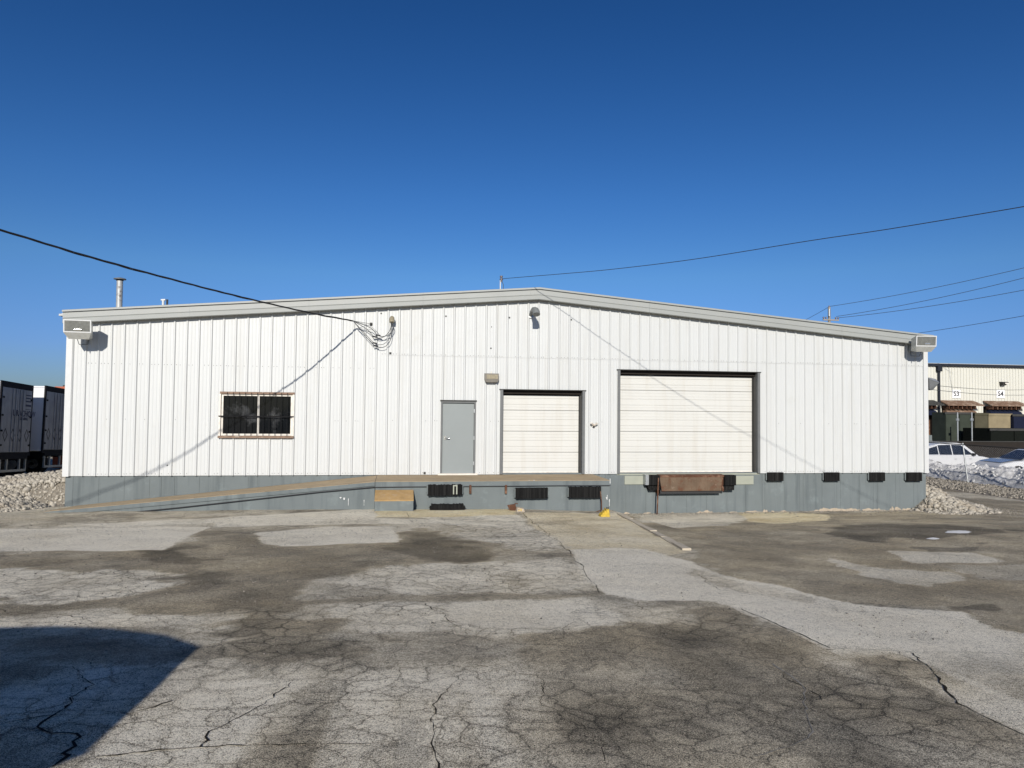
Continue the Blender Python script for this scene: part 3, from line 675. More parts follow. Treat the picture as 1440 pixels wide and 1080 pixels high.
# concrete step block
a = at(528, 689, PY); b_ = at(581, 689, PY); f0 = PY-.45
zb = float(gz(8.2, f0))-.1; zf = at(555, 703, f0)[2]; zt = a[2]
ST = thing('step_block', 'low concrete step block with sloping ochre top against the platform front', 'step', ((a[0]+b_[0])/2, f0, zb))
MB().hexa([(a[0], f0, zb), (b_[0], f0, zb), (b_[0], PY-.002, zb), (a[0], PY-.002, zb)], [(a[0], f0, zf-.004), (b_[0], f0, zf-.004), (b_[0], PY-.002, zt-.02), (a[0], PY-.002, zt-.02)]).build('step_body', M['found'], ST)
MB().hexa([(a[0]-.006, f0-.006, zf-.03), (b_[0]+.006, f0-.006, zf-.03), (b_[0]+.006, PY-.004, zt-.04), (a[0]-.006, PY-.004, zt-.04)], [(a[0]-.006, f0-.006, zf), (b_[0]+.006, f0-.006, zf), (b_[0]+.006, PY-.004, zt), (a[0]-.006, PY-.004, zt)]).build('step_top', M['ochre'], ST)

# ------------------------------------------------------------------ rubber dock bumpers
def bumper(px, Y, depth, label, group, name='dock_bumper', steel=False, wav=.0, tag_=False):
    (xa, ya), (xb, yb) = px; a, b_ = at(xa, ya, Y-depth), at(xb, yb, Y-depth)
    x0, x1, z0, z1 = a[0], b_[0], b_[2], a[2]
    T = thing(name, label, 'dock bumper', ((x0+x1)/2, Y, z0), group)
    mb = MB(); n_ = max(4, int((x1-x0)/.028)); w = (x1-x0)/n_
    for i in range(n_):
        j1, j2, j3 = [random.uniform(-1, 1)*wav for _ in range(3)]
        mb.box(x0+i*w+.002, x0+(i+1)*w-.001, Y-depth-abs(j3)*.6+.004, Y-.006, z0+j1, z1+j2)
    mb.build('rubber_pads', M['rubber'], T)
    for xa_, xb_ in ((x0-.03, x0-.001), (x1+.001, x1+.03)): MB().box(xa_, xb_, Y-depth*.5, Y-.002, z0+.02, z1-.02).build('end_plate', M['jamb' if steel else 'found'], T)
    mb = MB()
    for z_ in (z0+.06, z1-.06): mb.box(x0-.04, x1+.04, Y-depth*.42, Y-depth*.42+.015, z_-.009, z_+.009)
    mb.build('tie_rod', M['dgrey'], T)
    if tag_:
        q0, q1 = at(637, 682, Y-depth), at(643, 695, Y-depth)
        mb = MB(); mb.box(q0[0], q0[0]+.03, Y-depth-.022, Y-depth-.01, q1[2], q0[2]).box(q1[0]-.03, q1[0], Y-depth-.022, Y-depth-.01, q1[2], q0[2]).box(q0[0]+.03, q1[0]-.03, Y-depth-.022, Y-depth-.01, q0[2]-.03, q0[2])
        mb.build('white_end_strip', M['cream'], T)
    return T
bumper(((1080,664.5),(1102,676.5)), 0, .13, 'small black rubber bumper on the base wall just right of the wide door', 'small bumpers along the base wall')
bumper(((1160,664.5),(1181,676.5)), 0, .13, 'second small black bumper right of the wide door, first past the long gap', 'small bumpers along the base wall')
bumper(((1224,664.5),(1245,676.5)), 0, .13, 'third small black bumper right of the wide door, last but one before the corner', 'small bumpers along the base wall')
bumper(((1276,664.5),(1297,676.5)), 0, .13, 'small black rubber bumper at the right end corner of the warehouse base', 'small bumpers along the base wall')
bumper(((602,682),(650,696.5)), PY, .12, 'ragged black bumper with a white strip, on the platform beside the step block', 'wide bumpers on the loading platform', wav=.012, tag_=True)
bumper(((725.5,686.5),(770.5,701)), PY, .12, 'wide black laminated bumper in the middle of the platform face', 'wide bumpers on the loading platform', wav=.004)
bumper(((800.5,685),(845.5,700)), PY, .12, 'wide black laminated bumper at the right end of the platform face', 'wide bumpers on the loading platform', wav=.006)
# the fallen one
a, b_ = at(604.5, 709, PY-.2), at(654, 716, PY-.2); g0 = gzs((a[0]+b_[0])/2, PY-.2)
T = thing('fallen_bumper', 'black rubber bumper lying loose on the ground under the ragged one', 'dock bumper', ((a[0]+b_[0])/2, PY-.15, g0))
mb = MB(); n_ = 24; w = (b_[0]-a[0])/n_
for i in range(n_):
    e = .04 if i in (0, n_-1) else 0.; mb.box(a[0]+i*w+.002, a[0]+(i+1)*w-.001, PY-.22+random.uniform(-.01, .01)+e, PY-.03, g0-.01, g0+.14+random.uniform(-.012, .01)-e)
mb.build('rubber_pads', M['rubber'], T)
MB().box(a[0]-.02, b_[0]+.02, PY-.12, PY-.10, g0+.05, g0+.07).build('tie_rod', M['dgrey'], T)
# dock leveller, rusty lip
a, b_ = at(929, 670, -.22), at(1014, 690, -.22)
LV = thing('dock_leveller', 'rusty steel dock leveller lip hanging below the wide overhead door', 'dock leveller', ((a[0]+b_[0])/2, 0, b_[2]))
MB().hexa([(a[0]+.03, -.24, b_[2]), (b_[0]-.0, -.24, b_[2]), (b_[0], -.20, b_[2]), (a[0]+.03, -.20, b_[2])], [(a[0]-.04, -.24, a[2]), (b_[0]+.03, -.24, a[2]), (b_[0]+.03, -.20, a[2]), (a[0]-.04, -.20, a[2])]).build('lip_plate', M['rustlip'], LV)
MB().hexa([(a[0]-.04, -.24, a[2]+.002), (b_[0]+.1, -.24, a[2]+.002), (b_[0]+.1, .18, ZF-.10), (a[0]-.04, .18, ZF-.10)], [(a[0]-.04, -.24, a[2]+.03), (b_[0]+.1, -.24, a[2]+.03), (b_[0]+.1, .18, ZF-.022), (a[0]-.04, .18, ZF-.022)]).build('deck_plate', M['rust'], LV)
MB().tube([(a[0]-.05, -.225, a[2]-.01), (b_[0]+.12, -.225, a[2]-.01)], .022, 8).build('lip_hinge', M['rust'], LV)
MB().box(a[0]+.0, b_[0]+.0, -.19, -.002, b_[2]-.08, b_[2]+.03).build('lip_shadow', M['blackp'], LV)  # black box painted in for the shadow strip beneath the lip
MB().box(b_[0]+.04, b_[0]+.1, -.20, -.01, b_[2]-.02, a[2]+.001).build('side_plate', M['rust'], LV)
MB().box(a[0]-.075, a[0]-.05, -.20, -.01, b_[2]-.08, a[2]).build('side_plate', M['rust'], LV)
def lbump(px, px2, label, plate):
    (xa, ya), (xb, yb) = px; a, b_ = at(xa, ya, -.28), at(xb, yb, -.28)
    T = thing('dock_bumper', label, 'dock bumper', ((a[0]+b_[0])/2, 0, b_[2]), 'thick bumpers beside the rusty leveller')
    MB().box(a[0], b_[0], -.29, -.03, b_[2], a[2]).build('rubber_block', M['rubber'], T)
    (xa, ya), (xb, yb) = px2; c, d = at(xa, ya, -.14), at(xb, yb, -.14)
    MB().hexa([(c[0]+.06, -.2, d[2]), (d[0], -.2, d[2]), (d[0], -.02, d[2]), (c[0]+.06, -.02, d[2])], [(c[0], -.22, b_[2]-.001), (d[0], -.22, b_[2]-.001), (d[0], -.02, b_[2]-.001), (c[0], -.02, b_[2]-.001)]).build('lower_block', M['rubber'], T)
    if plate: MB().box(a[0]-.10, a[0]-.002, -.26, -.02, b_[2], a[2]+.01).build('steel_plate', M['galv'], T)
    return T
lbump(((913,668.5),(928,682)), ((909,682),(927,689)), 'thick black bumper with steel side plate, left of the rusty leveller', True)
lbump(((1019,668.5),(1035,682.5)), ((1015,682),(1031,689)), 'thick plain black bumper right of the rusty leveller', False)
p = at(925.5, 672, -.33); g = gzs(p[0], -.33)
T = MB().tube([(p[0]-.03, -.33, g-.02), (p[0]+.01, -.33, p[2])], .02, 6).build('rusty_prop', M['rust']); tag(T, 'thin rusty steel prop standing below the left edge of the leveller', 'steel bar')
p = at(846, 692, PY-.16); g = gzs(p[0], PY-.16)
T = MB().tube([(p[0]-.03, PY-.16, p[2]+.02), (p[0], PY-.16, p[2]-.25), (p[0], PY-.17, g+.05), (p[0]-.14, PY-.20, g+.02)], .014, 6).build('bent_rod', M['rust']); tag(T, 'bent rusty rod hanging from the right platform bumper down to the yellow chock', 'steel bar')
# yellow chock, heap of scrap beside pad
p = gp(850, 726); g = gzs(p[0], p[1])
T = thing('wheel_chock', 'scuffed yellow wheel chock at the right front corner of the platform', 'wheel chock', (p[0], p[1], g))
mb = MB(); w = .12; 
mb.hexa([(p[0]-w, p[1]-.10, g), (p[0]+w*.9, p[1]-.10, g), (p[0]+w*.9, p[1]+.12, g), (p[0]-w, p[1]+.12, g)], [(p[0]-w+.01, p[1]-.09, g+.05), (p[0]+w*.85, p[1]-.09, g+.05), (p[0]+w*.85, p[1]+.11, g+.05), (p[0]-w+.01, p[1]+.11, g+.05)]).build('chock_base', M['yellow'], T)
mb = MB(); mb.hexa([(p[0]-.09, p[1]-.08, g+.051), (p[0]+.105, p[1]-.08, g+.051), (p[0]+.105, p[1]+.10, g+.051), (p[0]-.11, p[1]+.10, g+.051)], [(p[0]+.03, p[1]-.05, g+.16), (p[0]+.10, p[1]-.05, g+.18), (p[0]+.10, p[1]+.08, g+.18), (p[0]+.03, p[1]+.08, g+.16)])
for i in range(3): mb.box(p[0]-.07+.045*i, p[0]-.05+.045*i, p[1]-.085, p[1]+.1, g+.06, g+.10+.045*i)
mb.build('chock_wedge', M['yellow'], T)
MB().tube([(p[0]+.06, p[1], g+.17), (p[0]+.04, p[1], g+.21), (p[0]+.10, p[1], g+.21), (p[0]+.09, p[1], g+.17)], .012, 6).build('chock_handle', M['dgrey'], T)
p = gp(724, 718); g = gzs(p[0], p[1])
T = thing('rusty_bracket', 'broken rusty floor bracket at the edge of the tan pad', 'bracket', (p[0], p[1], g))
MB().hexa([(p[0]-.14, p[1]-.02, g+.01), (p[0]+.05, p[1]-.02, g-.02), (p[0]+.05, p[1]+.1, g-.02), (p[0]-.14, p[1]+.1, g+.03)], [(p[0]-.2, p[1]-.02, g+.14), (p[0]+.01, p[1]-.02, g+.15), (p[0]+.02, p[1]+.1, g+.15), (p[0]-.1, p[1]+.1, g+.12)]).build('bent_plate', M['rust'], T)
MB().tube([(p[0]-.02, p[1]+.02, g), (p[0]+.01, p[1], g+.18), (p[0]+.07, p[1], g+.16)], .016, 6).build('bolt', M['rust'], T)
p = gp(731.5, 719.5); g = gzs(p[0], p[1])
T = thing('broken_block', 'small broken concrete block with yellow paint beside the rusty bracket', 'concrete block', (p[0], p[1], g))
MB().hexa([(p[0]-.09, p[1]-.05, g-.01), (p[0]+.12, p[1]-.04, g-.01), (p[0]+.1, p[1]+.1, g-.01), (p[0]-.1, p[1]+.1, g-.01)], [(p[0]-.07, p[1]-.03, g+.10), (p[0]+.08, p[1]-.03, g+.07), (p[0]+.09, p[1]+.08, g+.08), (p[0]-.08, p[1]+.08, g+.11)]).build('block_body', M['bare'], T)
MB().box(p[0]-.05, p[0]-.03, p[1]-.056, p[1]-.052, g+.02, g+.07).box(p[0]+.0, p[0]+.025, p[1]-.056, p[1]-.052, g+.02, g+.07).build('paint_marks', M['yellow'], T)
# concrete curb along the apron edge
pts = [gp(*q_) for q_ in ((871,723),(905,741),(935,757),(966,775))]
CB = thing('apron_curb', 'low broken concrete curb running from the platform corner towards the yard', 'curb', tuple(pts[0]))
for (a, b_) in zip(pts[:-1], pts[1:]):
    for k in range(2):
        s, e = a+(b_-a)*k/2, a+(b_-a)*(k+1)/2; d = (e-s)/np.linalg.norm(e-s); nn = np.array([-d[1], d[0], 0]); s = s+d*.012; e = e-d*.012
        hh = random.uniform(.02, .04); w = random.uniform(.05, .075)
        c = [s-nn*w, e-nn*w, e+nn*w, s+nn*w]
        MB().hexa([(q_[0], q_[1], gzs(q_[0], q_[1])-.04) for q_ in c], [(q_[0], q_[1], gzs(q_[0], q_[1])+hh+random.uniform(-.01, .01)) for q_ in c]).build('curb_stone', M['concpost'], CB)

# ------------------------------------------------------------------ lights and fittings on the wall
def floodlight(cx, cz, q, yaw_, label, w=.62, h=.47):
    """box floodlight on a bracket, centre (cx,-q,cz)"""
    T = thing('floodlight', label, 'floodlight', (cx, 0, cz), 'floodlights at the warehouse corners')
    Rm = Matrix.Rotation(yaw_, 4, 'Z'); pos = Vector((cx, -q, cz))
    def tr(l_): return [tuple(pos+(Rm @ Vector(p))) for p in l_]
    hw, hh = w/2, h/2
    front = [(-hw, -.17, -hh*.35), (hw, -.17, -hh*.35), (hw, -.20, hh), (-hw, -.20, hh)]
    lowf = [(-hw*.72, -.05, -hh), (hw*.72, -.05, -hh)]
    back = [(-hw*.8, .17, -hh*.8), (hw*.8, .17, -hh*.8), (hw*.8, .17, hh*.75), (-hw*.8, .17, hh*.75)]
    v = tr(front+lowf+back)
    mb = MB(); mb.add(v, [(4, 5, 1, 0), (0, 3, 9, 6), (4, 0, 6), (1, 5, 7), (1, 7, 8, 2), (3, 2, 8, 9), (6, 9, 8, 7), (5, 4, 6, 7)])
    mb.build('housing', M['lamp'], T)
    mb = MB(); r = .028
    mb.add(tr([(-hw, -.172, -hh*.35), (hw, -.172, -hh*.35), (hw, -.202, hh), (-hw, -.202, hh), (-hw+r, -.176, -hh*.35+r), (hw-r, -.176, -hh*.35+r), (hw-r, -.200, hh-r), (-hw+r, -.200, hh-r)]), [(0, 1, 5, 4), (1, 2, 6, 5), (2, 3, 7, 6), (3, 0, 4, 7)])
    mb.build('lens_frame', M['trimwhite'], T)
    mb = MB(); mb.add(tr([(-hw+r, -.174, -hh*.35+r), (hw-r, -.174, -hh*.35+r), (hw-r, -.198, hh-r), (-hw+r, -.198, hh-r)]), [(0, 1, 2, 3)]); mb.build('lens', M['lens'], T)
    o = MB().tube(tr([(-.06, -.186, -.015), (.10, -.186, -.01)]), .03, 8).build('bulb', M['bulb'], T)
    MB().tube(tr([(0, .17, -.02)])+[(cx, -.10, cz-.10), (cx, -.04, cz-.10)], .03, 8).build('arm', M['lamp'], T)
    MB().box(cx-.07, cx+.07, -.10, -.045, cz-.17, cz-.03).build('wall_box', M['lamp'], T)
    MB().tube(tr([(-.05, .0, -hh*.95)])+[tuple(pos+Vector((-.04, .1, -hh-.12))), (cx+.0, -.08, cz-hh-.08), (cx, -.06, cz-.16)], .008, 6).build('flex_cord', M['wire'], T)
    return T
p = at(112, 464, -.58); floodlight(p[0], p[2], .58, .10, 'big box floodlight under the left end of the roof trim')
p = at(1297.5, 484, -.58); floodlight(p[0], p[2], .58, -.12, 'big box floodlight under the right end of the roof trim')
# the one on the side wall at the right
fx, fy, fz = W+.42, .35, at(1315, 540, .35)[2]
T = thing('side_floodlight', 'grey floodlight on the right side wall, pointing away over the yard', 'floodlight', (W, fy, fz))
MB().hexa([(fx-.14, fy-.2, fz-.18), (fx+.0, fy-.17, fz-.2), (fx+.0, fy+.2, fz-.2), (fx-.14, fy+.2, fz-.18)], [(fx-.15, fy-.2, fz+.14), (fx+.20, fy-.2, fz+.03), (fx+.20, fy+.2, fz+.03), (fx-.15, fy+.2, fz+.14)]).build('housing', M['jamb'], T)
MB().hexa([(fx-.16, fy-.21, fz+.141), (fx+.21, fy-.21, fz+.031), (fx+.21, fy+.21, fz+.031), (fx-.16, fy+.21, fz+.141)], [(fx-.13, fy-.18, fz+.19), (fx+.1, fy-.18, fz+.15), (fx+.1, fy+.18, fz+.15), (fx-.13, fy+.18, fz+.19)]).build('hood', M['galv'], T)
MB().box(W+.02, W+.05, fy-.15, fy+.15, fz-.22, fz+.24).build('mounting_plate', M['trimwhite'], T)
MB().tube([(W+.04, fy, fz), (fx-.13, fy, fz)], .03, 6).build('arm', M['galv'], T)
# wires from it to the yard
for dz, y1 in ((0, 545), (-.14, 549)):
    a = Vector((fx-.1, fy, fz-.02+dz)); e = Vector(at(1500, 541+(8 if dz else 0), 20.))
    pts = [a.lerp(e, k/10)-Vector((0, 0, .25*4*(k/10)*(1-k/10))) for k in range(11)]
    tag(MB().tube(pts, .008, 4).build('yard_wire', M['wire']), 'thin %s wire of the pair running right from the side floodlight' % ('upper' if not dz else 'lower'), 'wire', 'wires from the side floodlight')
# gooseneck pipe light near the gable peak
p = at(747, 441.5, -.05)
T = thing('gooseneck_light', 'grey gooseneck wall light under the gable peak', 'wall light', (p[0], 0, p[2]))
pts = [(p[0]-.02, -.05, p[2]-.04), (p[0]-.02, -.25, p[2]+.05), (p[0]-.01, -.45, p[2]+.075), (p[0], -.62, p[2]+.04), (p[0]+.01, -.70, p[2]+.0)]
gm = mat('weathered_grey_light', (.20, .215, .21), .5, var=.3, vs=10)
MB().tube(pts, [.05, .05, .065, .08, .085], 12).build('arm', gm, T)
MB().tube([(p[0]+.01, -.66, p[2]+.03), (p[0]+.012, -.74, p[2]-.05), (p[0]+.012, -.77, p[2]-.11)], [.088, .10, .105], 14).build('hood', gm, T)
MB().tube([(p[0]-.02, -.046, p[2]-.04), (p[0]-.02, -.075, p[2]-.035)], .09, 12).build('wall_plate', M['galv'], T)
# wall pack above the personnel door
a, b_ = at(682, 525, -.2), at(701.5, 537.5, -.2)
T = thing('wall_pack_light', 'squat bronze wall light with dirty lens above the narrow overhead door', 'wall light', ((a[0]+b_[0])/2, 0, b_[2]))
MB().hexa([(a[0]+.03, -.2, b_[2]), (b_[0]-.03, -.2, b_[2]), (b_[0]-.03, -.045, b_[2]-.02), (a[0]+.03, -.045, b_[2]-.02)], [(a[0], -.2, b_[2]+.075), (b_[0], -.2, b_[2]+.075), (b_[0], -.045, b_[2]+.075), (a[0], -.045, b_[2]+.075)]).build('housing', M['bronzelamp'], T)
MB().hexa([(a[0], -.2, b_[2]+.076), (b_[0], -.2, b_[2]+.076), (b_[0], -.045, b_[2]+.076), (a[0], -.045, b_[2]+.076)], [(a[0], -.19, a[2]), (b_[0], -.19, a[2]), (b_[0], -.045, a[2]+.01), (a[0], -.045, a[2]+.01)]).build('glass_hood', M['bronzelamp'], T)
MB().box(a[0]+.05, b_[0]-.03, -.207, -.203, b_[2]+.09, a[2]-.03).build('lens', M['dlens'], T)
MB().box(a[0]+.17, a[0]+.26, -.212, -.208, b_[2]+.10, a[2]-.04).build('lamp_tube', M['dlens'], T)
MB().tube([((a[0]+b_[0])/2, -.06, a[2]), ((a[0]+b_[0])/2, -.06, a[2]+.07)], .012, 6).build('conduit_stub', M['winframe'], T)
# twin bare sockets right of the narrow door
p = at(835, 597, -.1)
T = thing('twin_lampholder', 'broken twin lampholder like two small ears, right of the narrow overhead door', 'wall light', (p[0], 0, p[2]))
MB().tube([(p[0], -.04, p[2]-.03), (p[0], -.09, p[2]-.03)], .05, 10).build('wall_box', M['winframe'], T)
for s in (-1, 1): MB().tube([(p[0]+s*.01, -.09, p[2]-.03), (p[0]+s*.05, -.14, p[2]+.0), (p[0]+s*.075, -.16, p[2]+.045)], [.02, .022, .042], 10).build('lamp_socket', M['winframe'], T)
MB().tube([(p[0], -.09, p[2]-.04), (p[0]+.005, -.11, p[2]-.075)], [.02, .03], 8).build('lamp_tip', M['bar'], T)
# weatherhead and service cable
p = at(551, 450, -.22); wh = Vector(p)
T = thing('weatherhead', 'rounded tan weatherhead where the overhead service wires enter the wall', 'weatherhead', (p[0], 0, p[2]))
MB().tube([(p[0]+.06, -.03, p[2]-.03), (p[0]+.05, -.14, p[2]+.0), (p[0]+.01, -.22, p[2]+.03)], .035, 8).build('conduit', M['galv'], T)
MB().tube([(p[0]+.03, -.16, p[2]+.08), (p[0]+.01, -.2, p[2]+.06), (p[0], -.25, p[2]+.0), (p[0], -.28, p[2]-.07)], [.03, .065, .075, .06], 10).build('hood', M['dlens'], T)
T = thing('service_cable', 'twisted black service cable from the upper left of the sky to the wall', 'cable', (7.1, -.4, 5.26))
cab = [(7.12, -.42, 5.265), (6.29, -1.71, 5.255), (5.5, -2.97, 5.28), (4.84, -3.97, 5.32), (4.37, -4.64, 5.36), (3.2, -6.42, 5.48), (2.23, -7.87, 5.635), (.95, -9.8, 5.83), (-.32, -11.7, 6.15), (-1.6, -13.6, 6.6), (-3.4, -16.3, 7.3), (-8, -23, 9.5)]
def dense(pts, step=.12):
    out = []
    P_ = [Vector(p) for p in pts]
    for i in range(len(P_)-1):
        p0, p1, p2, p3 = P_[max(i-1, 0)], P_[i], P_[i+1], P_[min(i+2, len(P_)-1)]
        n_ = max(2, int((p2-p1).length/step))
        for k in range(n_):
            t = k/n_; out.append(.5*((2*p1)+(p2-p0)*t+(2*p0-5*p1+4*p2-p3)*t*t+(3*p1-p0-3*p2+p3)*t**3))
    return out+[P_[-1]]
dc = dense(cab, .1)
for ph in (0, 2.1, 4.2):
    o_ = []
    for i, c in enumerate(dc):
        l_ = i*.1; r = .010+.006*max(0, math.sin(l_*1.1+ph*1.7))**4; q_ = l_*4.0+ph
        o_.append(c+Vector((math.cos(q_)*r*.8, -math.cos(q_)*r*.5, math.sin(q_)*r)))
    MB().tube(o_, .0105, 5).build('cable_strand', M['cable'], T)
hk = at(522, 455.5, -.04); MB().tube([tuple(cab[0]), (hk[0], -.05, hk[2])], .006, 4).build('guy_wire', M['wire'], T)
MB().box(hk[0]-.03, hk[0]+.03, -.09, -.04, hk[2]-.02, hk[2]+.03).build('wall_hook', M['dgrey'], T)
st = Vector(cab[0])
for (mx, my, q_, r_, e_) in ((527, 474, .20, .009, (.0, 0)), (532, 472, .24, .010, (.03, .02)), (527, 483, .18, .008, (.0, 0)), (528, 487, .20, .008, (.04, 0))):
    m1 = Vector(at(mx, my, -q_)); m2 = Vector(at(mx+12, my+(0 if my < 480 else 1), -q_)); en = wh+Vector((e_[0]*.5-.01, -.06, -.08))
    c1_ = Vector(at(mx-11, my-11, -q_-.05)); c2_ = Vector(at(mx+21, my-9, -q_))
    MB().tube(dense([st, c1_, m1, m2, c2_, en], .04), r_, 5).build('loop_wire', M['wire'], T)
    MB().tube([m1+Vector((-.06, 0, .02)), m1+Vector((.06, 0, 0))], .022, 6).build('splice', M['cable'], T)
hk2 = at(533, 470, -.05); MB().tube(dense([tuple(st), tuple(at(521, 459, -.2)), tuple(hk2)], .05), .004, 4).build('tie_wire', M['wire'], T)
# ------------------------------------------------------------------ roof fittings
yv = 2.5; p = at(167.5, 432, yv); pt = at(167.5, 394, yv)
T = thing('vent_stack', 'tall weathered metal vent stack with flat cap at the left end of the roof', 'vent pipe', (p[0], yv, ztop(p[0])))
MB().tube([(p[0], yv, ztop(p[0])-.05), (p[0], yv, pt[2])], .085, 14).build('pipe', mat('streaked_pipe', (.42, .43, .42), .5, .3, var=.2, vs=6, mix2=[((.12, .10, .085), 5., .56, .68)]), T)
MB().tube([(p[0], yv, pt[2]+.02), (p[0], yv, pt[2]+.045), (p[0], yv, pt[2]+.075)], [.165, .165, .05], 16).build('cap', M['jamb'], T)
MB().tube([(p[0], yv, pt[2]-.02), (p[0], yv, pt[2]+.03)], .095, 10).build('collar', M['dgrey'], T)
p = at(231, 426, yv); pt = at(231, 422, yv)
T = thing('roof_stub', 'tiny white vent stub on the roof right of the vent stack', 'roof vent', (p[0], yv, ztop(p[0])))
MB().tube([(p[0]-.03, yv, ztop(p[0])-.05), (p[0]-.03, yv, pt[2])], .035, 8).build('pipe', M['trimwhite'], T)
MB().tube([(p[0]-.09, yv, pt[2]), (p[0]+.03, yv, pt[2]+.01)], .03, 8).build('cap', M['trimwhite'], T)
MB().tube([(p[0]+.08, yv, ztop(p[0])-.05), (p[0]+.08, yv, pt[2]+.02)], .03, 8).build('pipe', M['dgrey'], T)
ym = 1.1; p = at(704.5, 405, ym); pt = at(705, 388, ym)
T = thing('roof_mast', 'short wire mast with black insulators on the roof left of the gable peak', 'mast', (p[0], ym, ztop(p[0])))
MB().tube([(p[0]-.02, ym, ztop(p[0])-.08), (p[0]-.02, ym, at(705, 394, ym)[2])], .018, 6).build('pole', M['trimwhite'], T)
MB().tube([(p[0]+.07, ym, ztop(p[0])-.08), (p[0]+.07, ym, at(705, 400, ym)[2]), (p[0]+.02, ym, at(705, 395, ym)[2])], .009, 6).build('brace', M['wire'], T)
for yy, r in ((389, .045), (391, .03), (393, .05), (395.5, .035)):
    c = at(705, yy, ym); MB().tube([(c[0], ym, c[2]-.022), (c[0], ym, c[2]+.022)], r, 8).build('insulator', M['insul'], T)
s0 = at(706, 392, ym)
cab2 = [tuple(s0), (11.86, -.65, 6.60), (12.57, -1.75, 6.50), (13.43, -3.2, 6.37), (14.64, -5.2, 6.25), (15.99, -7.48, 6.19), (16.95, -8.9, 6.16), (18.7, -11.6, 6.17), (20.9, -15, 6.3), (28, -26, 7.6)]
tag(MB().tube(dense(cab2, .3), .0075, 5).build('overhead_line', M['cable']), 'single dark overhead line from the roof mast up to the right of the sky', 'cable')
# ------------------------------------------------------------------ utility pole and lines beyond the roof
yp = 42.; p = at(1166, 432, yp); a = at(1156, 449, yp); b_ = at(1178, 449, yp)
T = thing('utility_pole', 'grey utility pole top with crossarm standing behind the warehouse roof', 'utility pole', (p[0], yp, 0))
MB().tube([(p[0], yp, -.3), (p[0], yp, p[2])], [.17, .12], 10).build('pole', M['wood'], T)
MB().box(a[0], b_[0], yp-.2, yp-.1, a[2]-.12, a[2]).build('crossarm', M['wood'], T)
for x in (a[0]+.05, a[0]+.3, b_[0]-.05, b_[0]-.3): MB().tube([(x, yp-.15, a[2]), (x, yp-.15, a[2]+.16), (x, yp-.15, a[2]+.22)], [.03, .09, .05], 8).build('insulator', M['insul'], T)
MB().tube([(p[0], yp, p[2]), (p[0], yp, p[2]+.15)], [.08, .05], 8).build('insulator', M['insul'], T)
MB().tube([(p[0]-.13, yp-.2, p[2]-.9), (p[0]-.13, yp-.2, p[2]-.2)], .1, 8).build('cutout', M['galv'], T)
def line(pa, xa, y_a, pb, Yb, sag, label, r=.02):
    A_ = Vector(at(xa, y_a, yp)); B_ = Vector(at(pb[0], pb[1], Yb)); n_ = 20
    pts = [A_.lerp(B_, k/n_)-Vector((0, 0, sag*4*(k/n_)*(1-k/n_))) for k in range(n_+1)]
    tag(MB().tube(pts, r, 4).build('power_line', M['wire']), label, 'power line', 'power lines on the utility pole')
line(0, 1166, 431, (1500, 362), 25., .25, 'highest power line, from the pole top up to the right edge')
line(0, 1176, 445, (1500, 375), 25., .3, 'middle power line from the right end of the crossarm')
line(0, 1178, 447, (1500, 396), 25., .25, 'third power line down from the crossarm to the right')
line(0, 1165, 432, (1095, 468), 60., .1, 'short power line dropping left from the pole top behind the roof')
A_ = Vector(at(1200, 480, 55.)); B_ = Vector(at(1500, 433, 25.))
tag(MB().tube([A_.lerp(B_, k/12)-Vector((0, 0, .8*(k/12)*(1-k/12))) for k in range(13)], .02, 4).build('power_line', M['wire']), 'lowest separate wire, crossing the sky just above the right roof corner', 'power line')

# ------------------------------------------------------------------ stones
def ico():
    t = (1+5**.5)/2
    v = np.array([(-1,t,0),(1,t,0),(-1,-t,0),(1,-t,0),(0,-1,t),(0,1,t),(0,-1,-t),(0,1,-t),(t,0,-1),(t,0,1),(-t,0,-1),(-t,0,1)], float)/1.9
    f = np.array([(0,11,5),(0,5,1),(0,1,7),(0,7,10),(0,10,11),(1,5,9),(5,11,4),(11,10,2),(10,7,6),(7,1,8),(3,9,4),(3,4,2),(3,2,6),(3,6,8),(3,8,9),(4,9,5),(2,4,11),(6,2,10),(8,6,7),(9,8,1)])
    return v, f
IV, IF = ico()
def stones(name, pos, size, m, parent=None, kind='stuff'):
    n_ = len(pos); V = IV[None]*(1+rng.uniform(-.28, .28, (n_, 12, 1)))*(rng.uniform(.55, 1.25, (n_, 1, 3)))*size[:, None, None]
    q_ = rng.normal(size=(n_, 4)); q_ /= np.linalg.norm(q_, axis=1)[:, None]; w, x, y, z = q_.T
    Rm = np.stack([1-2*(y*y+z*z), 2*(x*y-w*z), 2*(x*z+w*y), 2*(x*y+w*z), 1-2*(x*x+z*z), 2*(y*z-w*x), 2*(x*z-w*y), 2*(y*z+w*x), 1-2*(x*x+y*y)], -1).reshape(n_, 3, 3)
    V = np.einsum('nij,nkj->nki', Rm, V)+pos[:, None, :]
    F = (IF[None]+np.arange(n_)[:, None, None]*12).reshape(-1, 3)
    me = bpy.data.meshes.new(name); me.vertices.add(n_*12); me.vertices.foreach_set('co', V.astype(np.float32).ravel())
    me.loops.add(F.size); me.loops.foreach_set('vertex_index', F.ravel().astype(np.int32)); me.polygons.add(len(F)); me.polygons.foreach_set('loop_start', (np.arange(len(F))*3).astype(np.int32))
    me.update(calc_edges=True); me.materials.append(m); o = bpy.data.objects.new(name, me); COL.objects.link(o)
    if parent is not None: put(o, parent)
    if kind: o['kind'] = kind
    return o
